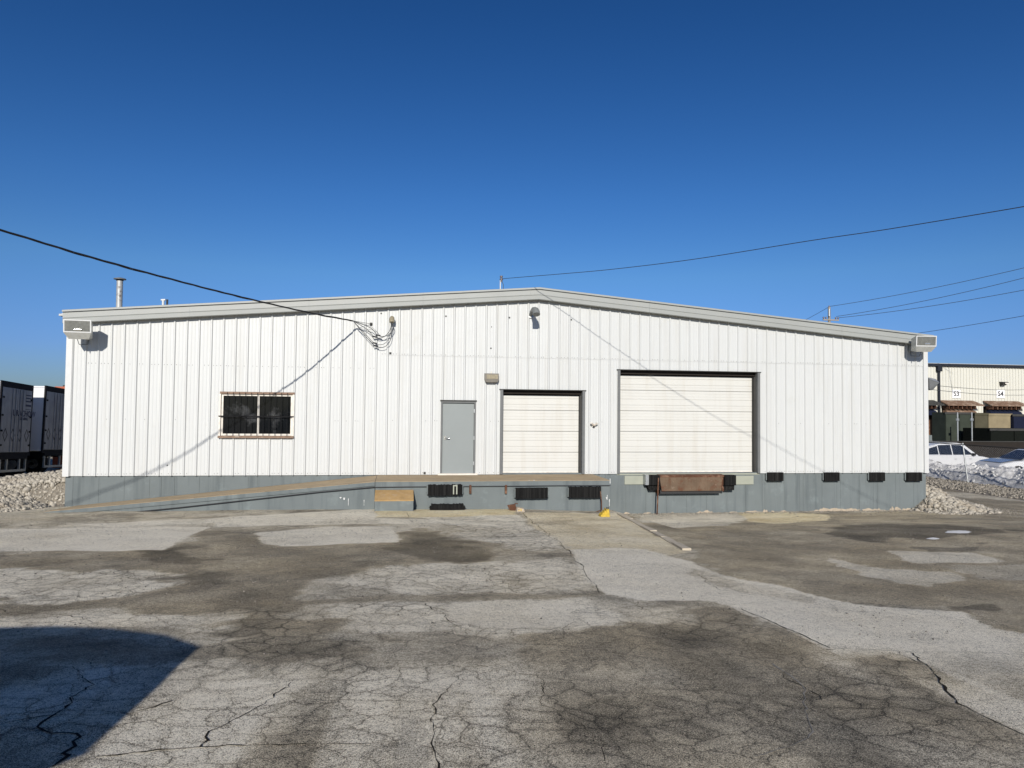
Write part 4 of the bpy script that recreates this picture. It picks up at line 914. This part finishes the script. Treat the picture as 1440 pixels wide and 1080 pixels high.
def sheet(name, xs, ys, fz_, m, kind='stuff'):
    X, Y = np.meshgrid(xs, ys); Z = fz_(X, Y); n_y, n_x = X.shape
    mb = MB(); mb.v = [tuple(p) for p in np.stack([X, Y, Z], -1).reshape(-1, 3).tolist()]
    mb.f = [(j*n_x+i, j*n_x+i+1, (j+1)*n_x+i+1, (j+1)*n_x+i) for j in range(n_y-1) for i in range(n_x-1)]; mb.sm = [True]*len(mb.f)
    o = mb.build(name, m); o['kind'] = kind; return o
# left bank beside the building
def bankz(X, Y):
    b0 = gz(X, Y)
    rise = sm(-1.9, 1.2, Y)*(1-sm(3.2, 7.5, Y))*sm(-5.2, -2.2, X)
    h = .12+rise*np.interp(X, [-6, -2.5, 0], [.2, .42, .75])
    edge = sm(-2.3, -1.6, Y+.25*np.sin(X*2.1))*(1-sm(8., 9., Y))*sm(-8.5, -7., X)
    edge = edge*(1-sm(-1.7, -.05, X)*(1-sm(-.02, .22, Y)))
    return b0-.05+h*edge+(fbm(X, Y, 2.5, 3, 8)-.5)*.12*edge
o = sheet('gravel_bank', np.linspace(-8.6, -.02, 70), np.linspace(-2.4, 9, 90), bankz, M['stonebase']); tag(o, 'bed of the pale gravel bank at the left of the warehouse', 'gravel', kind='stuff')
n_ = 21000; X = np.concatenate([rng.uniform(-4.2, -.03, 15000), rng.uniform(-8, -.03, 6000)]); Y = np.concatenate([rng.uniform(-2.3, 3.6, 15000), rng.uniform(-2, 8, 6000)])
keep = (bankz(X, Y) > gz(X, Y)-.015) & ~((X > RX0-.02) & (Y > PY-.05) & (Y < -.0)); X, Y = X[keep], Y[keep]
o = stones('gravel_stones', np.stack([X, Y, bankz(X, Y)+.015], -1), np.clip(rng.lognormal(-3.35, .38, len(X)), .015, .09), M['stone']); tag(o, 'loose pale stones covering the gravel bank at the left', 'gravel', kind='stuff')
# right rubble pile at the corner
def pilez(X, Y):
    d = np.hypot((X-24.7)/1.95, (Y-.7)/2.0); return gz(X, Y)-.05+.78*sm(23.6, 24.45, X)*np.clip(1-d, 0, 1)**1.15+(fbm(X, Y, 3, 3, 12)-.5)*.1*(d < 1)
def pilekeep(X, Y): return (X > W+.03) | (Y < -.06)
o = sheet('rubble_mound', np.linspace(23.2, 27.2, 50), np.linspace(-1.6, 3.4, 50), pilez, M['stonebase']); tag(o, 'mound under the pale rubble at the right corner of the warehouse', 'rubble', kind='stuff')
n_ = 5200; r = np.sqrt(rng.random(n_))*1.12; th = rng.random(n_)*2*math.pi; X = 24.7+1.95*r*np.cos(th); Y = .7+2.0*r*np.sin(th)
k = pilekeep(X, Y) & (X > 23.75); X, Y = X[k], Y[k]
o = stones('rubble_stones', np.stack([X, Y, pilez(X, Y)+.02], -1), np.clip(rng.lognormal(-3.05, .4, len(X)), .02, .13), M['stone']); tag(o, 'pale broken stones heaped against the right corner of the warehouse', 'rubble', kind='stuff')
# scattered grit
n_ = 2000; X = np.concatenate([rng.normal(25.9, 1.3, n_//2), rng.uniform(14.3, 24, n_//2)]); Y = np.concatenate([rng.normal(-.8, .9, n_//2), -rng.exponential(.22, n_//2)-.03])
k = pilekeep(X, Y); X, Y = X[k], Y[k]
o = stones('loose_grit', np.stack([X, Y, gz(X, Y)+.01], -1), rng.uniform(.006, .02, len(X)), M['vstone']); tag(o, 'loose grit strewn along the foot of the wall and round the rubble', 'grit', kind='stuff')
pp = np.stack([rng.uniform(-5, 23, 26000), -rng.uniform(.3, 14.5, 26000)], -1)
pp = pp[(rng.random(26000) < .25+.75*sm(.45, .62, fbm(pp[:, 0], pp[:, 1], .6, 4, 71))) & ~((pp[:, 1] > PY-.5) & (pp[:, 0] < 14))]
pz = np.array([gzs(x, y) for x, y in pp])
for nm, a_, b_, mt_, lb in (('yard_pebbles', 0, 2, 'stone', 'small pale pebbles scattered over the worn asphalt yard'), ('asphalt_crumbs', 1, 2, 'crumb', 'dark crumbs of broken asphalt scattered over the yard')):
    q_ = pp[a_::b_]; z_ = pz[a_::b_]
    o = stones(nm, np.stack([q_[:, 0], q_[:, 1], z_+.002], -1), np.clip(rng.lognormal(-5.35, .4, len(q_)), .003, .010), M['vstone'] if mt_ == 'stone' else mat('asphalt_crumb', (.06, .055, .048), .95, spec=.1)); tag(o, lb, 'pebbles', kind='stuff')
# remnants of ice
for (cx_, cy_, hw, hh, lab) in ((1347, 748, 19, 2.1, 'larger white sliver of melting ice on the dark asphalt at the right'), (1312, 758, 10, 1.1, 'smaller white sliver of melting ice nearer the viewer')):
    N = 26; vs = []
    for j in range(N):
        q_ = 2*math.pi*j/N; s = random.uniform(.82, 1.08); P_ = gp(cx_+hw*math.cos(q_)*s, cy_+hh*math.sin(q_)*s); vs.append((P_[0], P_[1], gzs(P_[0], P_[1])+.006))
    c = gp(cx_, cy_); mb = MB(); mb.add(vs+[(c[0], c[1], gzs(c[0], c[1])+.03)], [(j, (j+1) % N, N) if True else 0 for j in range(N)], True)
    tag(mb.build('ice_patch', M['ice']), lab, 'ice patch', 'ice patches on the yard')

# ------------------------------------------------------------------ right background
# gravel strip + snowbank + chain-link fence along X ~ 33
def stripz(X, Y): return gz(X, Y)+.10*sm(30.6, 31.6, X)+(fbm(X, Y, 1.5, 3, 14)-.5)*.08
o = sheet('gravel_verge', np.linspace(30.7, 36, 24), np.linspace(-6, 34, 90), stripz, M['stonebase']); tag(o, 'pale gravel verge between the road and the snowbank', 'gravel', kind='stuff')
n_ = 6500; X = rng.uniform(30.8, 33.7, n_); Y = rng.uniform(-4, 22, n_)
o = stones('verge_stones', np.stack([X, Y, stripz(X, Y)+.02], -1), rng.uniform(.02, .055, n_), M['vstone']); tag(o, 'loose pale stones on the verge in front of the snowbank', 'gravel', kind='stuff')
def snowz(X, Y):
    t = (X-33.35)/2.3; prof = np.clip(np.sin(np.clip(t, 0, 1)**1.15*math.pi), 0, 1)**.9
    return stripz(X, Y)-.05+prof*(.78+.5*(fbm(X, Y, .5, 4, 15)-.5))+(fbm(X, Y, 1.8, 4, 16)-.5)*.34*np.minimum(1, prof*3)+(fbm(X, Y, 7, 3, 17)-.5)*.14*np.minimum(1, prof*3)
o = sheet('snowbank', np.linspace(33.3, 36., 90), np.linspace(-5, 30, 500), snowz, M['snow'], 'thing'); tag(o, 'long heap of dirty ploughed snow in front of the parked cars', 'snowbank'); 
n_ = 900; X = rng.uniform(33.5, 35.4, n_); Y = rng.uniform(0, 18, n_)
o = stones('snow_lumps', np.stack([X, Y, snowz(X, Y)], -1), np.clip(rng.lognormal(-3.2, .5, n_), .02, .12), M['snow']); tag(o, 'frozen lumps of snow on top of the snowbank', 'snow', kind='stuff')
FXX = 33.25
F_ = thing('chain_link_fence', 'low chain link fence with dark rail running in front of the snowbank', 'fence', (FXX, 4, 0))
fy0, fy1 = 1.2, 18.
zg = lambda y: float(stripz(np.array(FXX), np.array(y)))
ps = [2.0, 5.35, 8.4, 11.25, 14.3, 17.4]
for y in ps:
    lean = .18 if abs(y-8.4) < .1 else 0.
    MB().tube([(FXX, y, zg(y)-.1), (FXX, y+lean*1.6, zg(y)+1.75)], .03, 8).build('post', M['galv'], F_)
MB().tube([(FXX, fy0, zg(fy0)+1.7), (FXX, fy1, zg(fy1)+1.7)], .025, 6).build('top_rail', M['dgrey'], F_)
mb = MB(); Hf = 1.62; zb0 = zg(8)+.05; r = .0022; s_ = .07
k = fy0
while k < fy1-Hf:
    for a, b_ in (((FXX-.004, k, zb0), (FXX-.004, k+Hf, zb0+Hf)), ((FXX+.004, k+Hf, zb0), (FXX+.004, k, zb0+Hf))):
        mb.tube([a, b_], r, 3, False)
    k += s_*1.4
mb.build('mesh_wires', M['galv'], F_, 'stuff')

# ------------------------------------------------------------------ cars
def ngon_loft(mb, sections):
    n_ = len(sections[0]); vs = [p for s in sections for p in s]
    fs = [(k*n_+i, k*n_+(i+1) % n_, (k+1)*n_+(i+1) % n_, (k+1)*n_+i) for k in range(len(sections)-1) for i in range(n_)]
    mb.add(vs, fs); mb.add(sections[0], [tuple(range(n_))]); mb.add(sections[-1], [tuple(range(n_-1, -1, -1))])
def inset(poly, d):
    c = np.mean(poly, 0); out = []
    for p in poly:
        v_ = np.array(p)-c; L = np.linalg.norm(v_); out.append(tuple(c+v_*(1-d/L)))
    return out
def car(name, label, body, cab, glassq, wheels, width, top_w, paint_, group=None, hood=None, wind=None):
    """body and cab: side outlines (x forward, z up), built about the origin"""
    T = thing(name, label, 'car', (0, 0, 0), group)
    hw = width/2; secs = []
    for y, d in ((-hw, .10), (-hw+.03, .05), (-hw+.12, 0), (hw-.12, 0), (hw-.03, .05), (hw, .10)):
        secs.append([(x, y, z) for x, z in inset(body, d)])
    mb = MB(); ngon_loft(mb, secs); bo = mb.build('body', paint_, T)
    bv = bo.modifiers.new('bevel', 'BEVEL'); bv.width = .04; bv.segments = 3; bv.limit_method = 'ANGLE'; bv.angle_limit = math.radians(25)
    z0 = min(p[1] for p in cab); z1 = max(p[1] for p in cab)
    def yy(z, s, off=0): return s*(hw-.07-(hw-.07-top_w/2)*(z-z0)/(z1-z0)+off)
    mb = MB(); ngon_loft(mb, [[(x, yy(z, -1), z) for x, z in cab], [(x, yy(z, 1), z) for x, z in cab]]); co = mb.build('cabin', paint_, T)
    bv = co.modifiers.new('bevel', 'BEVEL'); bv.width = .05; bv.segments = 3; bv.limit_method = 'ANGLE'; bv.angle_limit = math.radians(15)
    for q_ in glassq:
        for s in (-1, 1):
            mb = MB(); mb.add([(x, yy(z, s, .012), z) for x, z in q_], [tuple(range(len(q_)))]); mb.build('side_window', M['cardark'], T)
    for nm, (xa, za, xb, zb_) in (('windscreen', wind[0]), ('rear_window', wind[1])):
        sx = .015 if nm == 'windscreen' else -.015
        mb = MB(); mb.add([(xa+sx, yy(za, -1, -.07), za+.012), (xa+sx, yy(za, 1, -.07), za+.012), (xb+sx, yy(zb_, 1, -.08), zb_+.012), (xb+sx, yy(zb_, -1, -.08), zb_+.012)], [(0, 1, 2, 3)]); mb.build(nm, M['cardark'], T)
    for x in wheels[0]:
        for s in (-1, 1):
            r = wheels[1]; yo = s*(hw-.02); yi_ = s*(hw-.24)
            w_ = MB().tube([(x, yi_, r), (x, yo-s*.03, r), (x, yo, r)], [r, r, r*.9], 24).build('wheel', M['tyre'], T)
            MB().tube([(x, yo, r), (x, yo+s*.012, r)], [r*.66, r*.6], 18).build('rim', M['rim'], w_)
            mb = MB()  # arch
            q0 = [(x+math.cos(t_)*(r+.07), z_) for t_, z_ in [(k_*math.pi/12, 0) for k_ in range(13)]]
            vs = []
            for k_ in range(13):
                t_ = k_*math.pi/12; vs.append((x+math.cos(t_)*(r+.075), s*(hw-.012), r+math.sin(t_)*(r+.06)))
            vs2 = [(v_[0], s*(hw+.004), v_[2]) for v_ in vs]
            mb.add(vs2, [tuple(range(13))]); mb.build('wheel_arch', M['trdark'], T)
            w_.location.y += s*.012
    xf = max(p[0] for p in body); xr = min(p[0] for p in body); zb_ = [p[1] for p in body if p[0] == xf][0]
    for s in (-1, 1):
        MB().hexa([(xf-.30, s*(hw-.10)-.05, zb_-.12), (xf-.04, s*(hw-.22)-.12, zb_-.12), (xf-.04, s*(hw-.22)+.12, zb_-.12), (xf-.30, s*(hw-.10)+.06, zb_-.12)], [(xf-.42, s*(hw-.10)-.05, zb_+.05), (xf-.03, s*(hw-.22)-.12, zb_+.02), (xf-.03, s*(hw-.22)+.12, zb_+.02), (xf-.42, s*(hw-.10)+.06, zb_+.05)]).build('headlight', M['headl'], T)
        MB().box(xr-.01, xr+.12, s*(hw-.16)-.08, s*(hw-.16)+.08, .85, 1.05).build('tail_light', M['redl'], T)
        xm_ = wind[0][0]-.35; zm_ = z0+.10
        MB().hexa([(xm_-.06, s*(hw+.04)-.09, zm_-.06), (xm_+.06, s*(hw+.04)-.07, zm_-.05), (xm_+.06, s*(hw+.04)+.07, zm_-.05), (xm_-.06, s*(hw+.04)+.09, zm_-.06)], [(xm_-.05, s*(hw+.04)-.09, zm_+.08), (xm_+.05, s*(hw+.04)-.07, zm_+.07), (xm_+.05, s*(hw+.04)+.07, zm_+.07), (xm_-.05, s*(hw+.04)+.09, zm_+.08)]).build('mirror', M['trdark'], T)
    MB().box(xf-.05, xf+.008, -hw*.55, hw*.55, zb_-.32, zb_-.14).build('grille', M['blackp'], T)
    for q_ in (-.35, .62):
        for s in (-1, 1): MB().box(q_, q_+.16, s*(hw+.001)-.012, s*(hw+.001)+.012, z0-.14, z0-.11).build('door_handle', M['galv'], T)
    if hood: mb = MB(); mb.add([(x, s*(hw-.16), z+.02) for (x, z), s in zip(hood+hood[::-1], (-1,)*len(hood)+(1,)*len(hood))], [tuple(range(2*len(hood)))]); mb.build('hood_panel', M['hoodgrey'], T)
    return T
suv_body = [(-2.32,.45),(-2.34,.75),(-2.30,1.08),(-2.0,1.12),(1.05,1.06),(1.6,1.03),(2.15,.92),(2.33,.78),(2.38,.55),(2.3,.33),(-2.2,.33)]
suv_cab = [(-2.26,1.04),(-2.22,1.34),(-2.33,1.41),(-1.9,1.565),(-1.4,1.67),(-.9,1.73),(-.2,1.75),(.1,1.74),(.45,1.68),(1.35,1.03)]
suv_gl = [[(-2.0,1.14),(-1.85,1.46),(-1.3,1.59),(-1.28,1.14)],[(-1.22,1.13),(-1.24,1.63),(-.42,1.65),(-.4,1.12)],[(-.33,1.12),(-.35,1.65),(.28,1.62),(.98,1.12)]]
suv = car('parked_suv', 'white estate-style SUV parked behind the snowbank next to the warehouse corner', suv_body, suv_cab, suv_gl, ((-1.45, 1.45), .36), 1.88, 1.40, M['carwhite'], 'cars parked behind the snowbank', wind=((1.25,1.10,.45,1.67),(-2.26,1.08,-2.22,1.33)))
suv2 = dup_tree(suv)
suv.location = (37.75, 15.1, -.34); suv.rotation_euler = (0, 0, .10)
suv2.name = 'viewer_side_suv'; tag(suv2, 'white SUV parked just left of the viewpoint, seen only by its shadow', 'car')
if 'group' in suv2: del suv2['group']
suv2.location = (3.64, -19.1, 1.38); suv2.rotation_euler = (0, 0, math.pi); suv2.scale = (1.08, 1.05, 1.10)
sed_body = [(-2.3,.45),(-2.33,.72),(-2.3,.98),(-1.7,1.02),(.95,.96),(1.5,.93),(2.1,.82),(2.3,.68),(2.33,.5),(2.25,.28),(-2.2,.28)]
sed_cab = [(-1.85,.97),(-1.15,1.36),(-.7,1.45),(.1,1.44),(.35,1.38),(1.15,.93)]
sed_gl = [[(-1.45,1.05),(-1.0,1.31),(-.68,1.36),(-.62,1.03)],[(-.54,1.03),(-.56,1.37),(.12,1.36),(.62,1.02)]]
sed = car('parked_sedan', 'white sedan, hood reflection in its colour, nose-on behind the snowbank at the right edge', sed_body, sed_cab, sed_gl, ((-1.4, 1.42), .33), 1.82, 1.25, M['carwhite'], 'cars parked behind the snowbank', hood=[(1.05,.965),(1.5,.945),(2.1,.835)], wind=((1.08,.99,.35,1.37),(-1.78,1.0,-1.15,1.36)))
sed.location = (37.75, 9.6, -.10); sed.rotation_euler = (0, 0, math.pi-.12)

# ------------------------------------------------------------------ far cream warehouse with docks S3, S4
FY = 39.; 
def fat(x, y, Y=FY): return at(x, y, Y)
G = thing('cream_warehouse', 'cream ribbed metal warehouse with dark gutter and dock doors behind the parked cars', 'building', (60, FY, 0))
xl = fat(1285, 530)[0]-6; xr = fat(1440, 530)[0]+22; zt_ = fat(1375, 516)[2]
doors = [(fat(1303, 590)[0]-2.2, fat(1310.5, 590)[0]), (fat(1325.5, 590)[0], fat(1366, 590)[0]), (fat(1386.5, 590)[0], fat(1429, 590)[0]), (fat(1448, 590)[0], fat(1490, 590)[0])]
dtop = fat(1345, 571)[2]
x = xl; i = 0
while x < xr:
    x2 = min(x+.9144, xr); mb = MB()
    for k in range(3):
        xa = x+k*.3048; xb = xa+.3048
        prs = [(xa, 0), (xa+.09, 0), (xa+.11, -.05), (xa+.17, -.05), (xa+.19, 0), (xb, 0)]
        ind = [d for d in doors if d[0]-.15 < xa+.15 < d[1]+.15]
        zb_ = dtop if ind else 1.0
        for (p0, q0), (p1, q1) in zip(prs[:-1], prs[1:]): mb.add([(p0, FY+q0, zb_), (p1, FY+q1, zb_), (p1, FY+q1, zt_), (p0, FY+q0, zt_)], [(0, 1, 2, 3)])
    mb.build('wall_panel', M['creamwall'], G); x = x2; i += 1
MB().box(xl, xr, FY-.0+.01, FY+.3, -.4, 1.0).build('foundation_wall', M['found'], G)
MB().box(xl-.2, xr, FY+.6, FY+.7, -.4, zt_-.2).build('inner_wall', M['bronze'], G)
MB().box(xl-.2, xr, FY-.22, FY+.02, zt_-.02, zt_+.22).build('gutter', M['gutter'], G)
MB().hexa([(xl-.2, FY-.1, zt_+.221), (xr, FY-.1, zt_+.221), (xr, FY+30, zt_+.9), (xl-.2, FY+30, zt_+.9)], [(xl-.2, FY-.1, zt_+.27), (xr, FY-.1, zt_+.27), (xr, FY+30, zt_+1.0), (xl-.2, FY+30, zt_+1.0)]).build('roof_sheet', M['roofm'], G)
MB().box(xl-.2, xl, FY, FY+30, -.4, zt_+.2).box(xr-.1, xr, FY+.7, FY+30, -.4, zt_+.2).box(xl, xr-.1, FY+29.9, FY+30, -.4, zt_+.8).build('side_wall', M['creamwall'], G)
q_ = fat(1319, 560)[0]
MB().box(q_-.22, q_+.22, FY-.32, FY-.06, zt_-.5, zt_-.03).box(q_-.1, q_+.1, FY-.2, FY-.06, .2, zt_-.501).build('downspout', M['gutter'], G)
for k, (a, b_) in enumerate(doors):
    bw = b_-a
    MB().box(a-.1, a, FY-.1, FY+.5, .6, dtop).box(b_, b_+.1, FY-.1, FY+.5, .6, dtop).box(a, b_, FY-.1, FY+.5, dtop-.5, dtop).build('dock_seal', M['bronze'], G)
    MB().box(a, b_, FY+.25, FY+.35, .6, dtop-.5).build('dock_door', M['rust' if k == 0 else 'bronze'], G)
    c0 = a-.25; c1_ = b_+.15
    cn = MB().hexa([(c0, FY-1.0, dtop+.02), (c1_+.35, FY-1.0, dtop+.02), (c1_, FY-.06, dtop+.45), (c0-.1, FY-.06, dtop+.45)], [(c0, FY-1.0, dtop+.10), (c1_+.35, FY-1.0, dtop+.10), (c1_, FY-.06, dtop+.52), (c0-.1, FY-.06, dtop+.52)]).build('dock_canopy', M['canopy' if k else 'dgrey'], G)
    for j in range(7):
        xx = c0+.2+j*(bw/6.6); MB().box(xx-.03, xx+.03, FY-.9, FY-.08, dtop-.28, dtop+.02).build('bracket', M['rust'], cn)
    MB().hexa([(a-.1, FY-.75, dtop-.85), (b_+.1, FY-.75, dtop-.85), (b_+.1, FY-.05, dtop-.6), (a-.1, FY-.05, dtop-.6)], [(a-.05, FY-.55, dtop-.48), (b_+.0, FY-.55, dtop-.48), (b_, FY-.05, dtop-.3), (a, FY-.05, dtop-.3)]).build('dock_cushion', M['canopy' if k == 1 else 'navybox'], G)
for xx, tx in ((1344, 'S3'), (1406, 'S4')):
    c = fat(xx, 554); sg = MB().box(c[0]-.42, c[0]+.42, FY-.09, FY-.055, c[2]-.38, c[2]+.38).build('dock_sign', M['signw'], G); sg['label'] = 'white dock number sign reading '+tx
    text(tx, .62, (c[0], FY-.095, c[2]), (math.pi/2, 0, 0), M['blackp'], sg)
c = fat(1408, 539)
T = thing('far_wall_light', 'small dark wall light on the cream warehouse above the S4 sign', 'wall light', (c[0], FY, c[2]))
MB().hexa([(c[0]-.2, FY-.35, c[2]-.2), (c[0]+.15, FY-.35, c[2]-.2), (c[0]+.15, FY-.05, c[2]-.2), (c[0]-.2, FY-.05, c[2]-.2)], [(c[0]-.3, FY-.5, c[2]+.1), (c[0]+.35, FY-.5, c[2]+.1), (c[0]+.35, FY-.05, c[2]+.14), (c[0]-.3, FY-.05, c[2]+.14)]).build('housing', M['dgrey'], T)
MB().box(c[0]-.05, c[0]+.22, FY-.51, FY-.501, c[2]-.08, c[2]+.04).build('lens', M['winframe'], T)
# containers in front
def container(label, xa, xb, yt, Y, depth, zb_, mtl, ribs=True, cat='container', name='container'):
    a, b_ = at(xa, yt, Y), at(xb, yt, Y); zt2 = (a[2]+b_[2])/2
    T = thing(name, label, cat, ((a[0]+b_[0])/2, Y, zb_))
    MB().box(a[0], b_[0], Y, Y+depth, zb_, zt2).build('shell', mtl, T)
    MB().box(a[0]-.04, b_[0]+.04, Y-.05, Y-.002, zt2-.14, zt2+.02).build('top_rim', M['dgrey'] if ribs else mtl, T)
    if ribs:
        n_ = max(2, int((b_[0]-a[0])/1.3))
        for k in range(n_+1):
            xx = a[0]+.05+(b_[0]-a[0]-.1)*k/n_; MB().box(xx-.04, xx+.04, Y-.07, Y-.003, zb_, zt2-.15).build('rib', mtl, T)
    return T
container('dark green open-top container with vertical ribs behind the white SUV', 1329, 1370, 580, 27., 1.3, -.3, M['dumpgreen'])
container('olive brown waste container standing right of the dark green one', 1371, 1389, 581, 26.6, 1.3, -.3, M['dumpbrown'], False)
container('navy blue container end at the right edge of the photo', 1424, 1470, 583, 26.6, 4., -.3, M['navybox'])
T = container('tan plywood-sided bin between the olive and navy containers', 1390, 1422.5, 582, 26.8, 4., .2, M['ply'], False, 'bin', 'plywood_bin')
container('long low dark skip in front of the plywood bin', 1392, 1460, 603, 24., 2.4, -.3, mat('black_skip', (.01, .012, .01), .9, spec=.05, var=.3), True, 'skip', 'dark_skip')
# a pair of slim posts
for k, (x, lab) in enumerate(((1346.5, 'slim grey pole in front of the green container, the left one of two'), (1366.5, 'slim grey pole in front of the green container, the right one of two'))):
    a = at(x, 580, 24.5); T = thing('slim_pole', lab, 'pole', (a[0], 24.5, -.3), 'slim poles by the containers')
    MB().tube([(a[0], 24.5, -.3), (a[0], 24.5, a[2])], .045, 8).build('pole', M['galv'], T)
    c = at(x, 590, 24.4); MB().box(c[0]-.1, c[0]+.1, 24.36, 24.44, c[2]-.08, c[2]+.08).build('clamp', M['galv'], T)
# low dark fence and clutter between cars and containers
T = thing('dark_site_fence', 'low black mesh barrier behind the parked cars', 'fence', (44, 18.6, 0))
a, b_ = at(1296, 620, 18.6), at(1470, 624, 18.6)
MB().box(a[0], b_[0], 18.6, 18.63, -.3, a[2]-.05).build('fabric', M['bronze'], T)
MB().box(a[0], b_[0], 18.57, 18.66, a[2]-.05, a[2]).build('rail', M['dgrey'], T)

# ------------------------------------------------------------------ trailers at the left
def trailer(name, label, group='semi trailers parked side by side'):
    """rear end at the origin facing +X, box running to -X, width along Y 0..2.6, floor z 0..3.0"""
    T = thing(name, label, 'trailer', (0, 0, 0), group); Lg = 14.
    MB().box(-Lg, -.06, .02, 2.58, 0, 2.93).build('box_body', M['trwhite'], T)
    MB().box(-Lg, -.04, -.01, 2.61, 2.931, 3.0).build('roof_rail', M['trwhite'], T)
    fr_ = MB().box(-.06, 0, -.02, .09, -.1, 3.03).box(-.06, 0, 2.51, 2.62, -.1, 3.03).box(-.06, 0, .091, 2.509, 2.78, 3.03).box(-.06, 0, .091, 2.509, -.1, .05).build('rear_frame', M['trdark'], T)
    for k in (0, 1):
        y0, y1 = (.10, 1.29) if k == 0 else (1.31, 2.50)
        d = MB().box(-.055, .0+.012, y0, y1, .06, 2.77).build('rear_door', M['trgrey'], T)
        for zz in (.35, .95, 1.6, 2.35): MB().box(.013, .035, (y0 if k == 0 else y1-.12), (y0+.12 if k == 0 else y1), zz-.04, zz+.04).build('hinge', M['trdark'], d)
        for yy_ in ((y1-.16, y1-.42) if k == 0 else (y0+.16, y0+.42)): MB().tube([(.03, yy_, .08), (.03, yy_, 2.75)], .018, 6).build('lock_rod', M['trgrey'], d)
        for yy_ in ((.45, 1.05) if k == 0 else (1.62, 2.2)):
            mb = MB(); pr = [(.20, .0), (.0, .30), (-.20, 0), (0, -.30)]; pi_ = [(.145, 0), (0, .22), (-.145, 0), (0, -.22)]
            mb.add([(.017, yy_+a_, .78+b2) for a_, b2 in pr+pi_], [(0, 1, 5, 4), (1, 2, 6, 5), (2, 3, 7, 6), (3, 0, 4, 7)]); mb.build('placard_outline', M['blackp'], d)
    MB().box(-.1, .02, .2, 2.4, -.24, -.1).build('rear_sill', M['trdark'], T)
    MB().box(-.08, .0, .25, 2.35, -.78, -.68).box(-.07, .0, .75, .83, -.68, -.24).box(-.07, .0, 1.77, 1.85, -.68, -.24).box(-.07, .0, .25, .31, -.68, -.24).box(-.07, .0, 2.29, 2.35, -.68, -.24).build('underride_guard', M['galv'], T)
    MB().box(-Lg+.3, -.1, .75, .9, -.3, -.01).box(-Lg+.3, -.1, 1.7, 1.85, -.3, -.01).build('chassis', M['trdark'], T)
    for x in (-1.3, -2.6):
        MB().tube([(x, .35, -.62), (x, 2.25, -.62)], .07, 8).build('axle', M['trdark'], T)
        for y0, y1 in ((.05, .6), (2.0, 2.55)):
            w_ = MB().tube([(x, y0, -.62), (x, y1, -.62)], .5, 22).build('wheel', M['tyre'], T)
            MB().tube([(x, y0-.004, -.62), (x, y0+.02, -.62)], .24, 14).build('rim', M['galv'], w_)
    for y in (.6, 2.0): MB().box(-Lg+2.4, -Lg+2.5, y-.05, y+.05, -1.1, -.02).build('landing_leg', M['galv'], T)
    return T
TXr = -7.9
t1 = trailer('semi_trailer', 'grey semi trailer with dark lettering and diamonds on its rear doors, at the left edge')
t2 = dup_tree(t1); tag(t2, 'semi trailer with a sunlit white side, next to the warehouse corner')
shade_trailer = dup_tree(t1); tag(shade_trailer, 'unseen semi trailer added to the row beyond the left edge to cast shade')  # unseen, added to throw shade on the next trailer and the ground
text('URACHOW', .36, (.02, 1.9, 1.72), (math.pi/2, 0, math.pi/2), M['navy'], t1)
text('LEASING', .17, (.02, 1.9, 1.5), (math.pi/2, 0, math.pi/2), M['navy'], t1)
mb = MB()
for z_, h_ in ((2.55, .05), (2.42, .05), (2.28, .06), (2.1, .09), (1.93, .02)): mb.box(.014, .018, 1.98, 2.45, z_-h_/2, z_+h_/2)
mb.build('blue_decal', M['navy'], t1)
TR = ((t1, 12.55, .93, -.3), (t2, 16.3, .83, -.3), (shade_trailer, 8.5, .95, -.3))
for t_, y_, z_, _ in TR: t_.location = (TXr, y_, z_); t_.rotation_euler = (-math.radians(3.2), 0, 0)
T = thing('orange_container', 'orange box container showing above the white trailer', 'container', (TXr-1.5, 20.6, -.3))
ox = at(77, 545, 20.6)[0]; oz = at(85, 543.5, 20.6)[2]
MB().box(ox, ox+1.6, 20.6, 23., -.3, oz).build('shell', M['orange'], T)
MB().box(ox+1.605, ox+1.65, 20.7, 22.9, -.2, oz-.1).build('end_door', M['orange'], T)
MB().box(ox+.3, ox+1.4, 20.8, 22.8, oz+.001, oz+.08).build('roof_hatch', M['dgrey'], T)
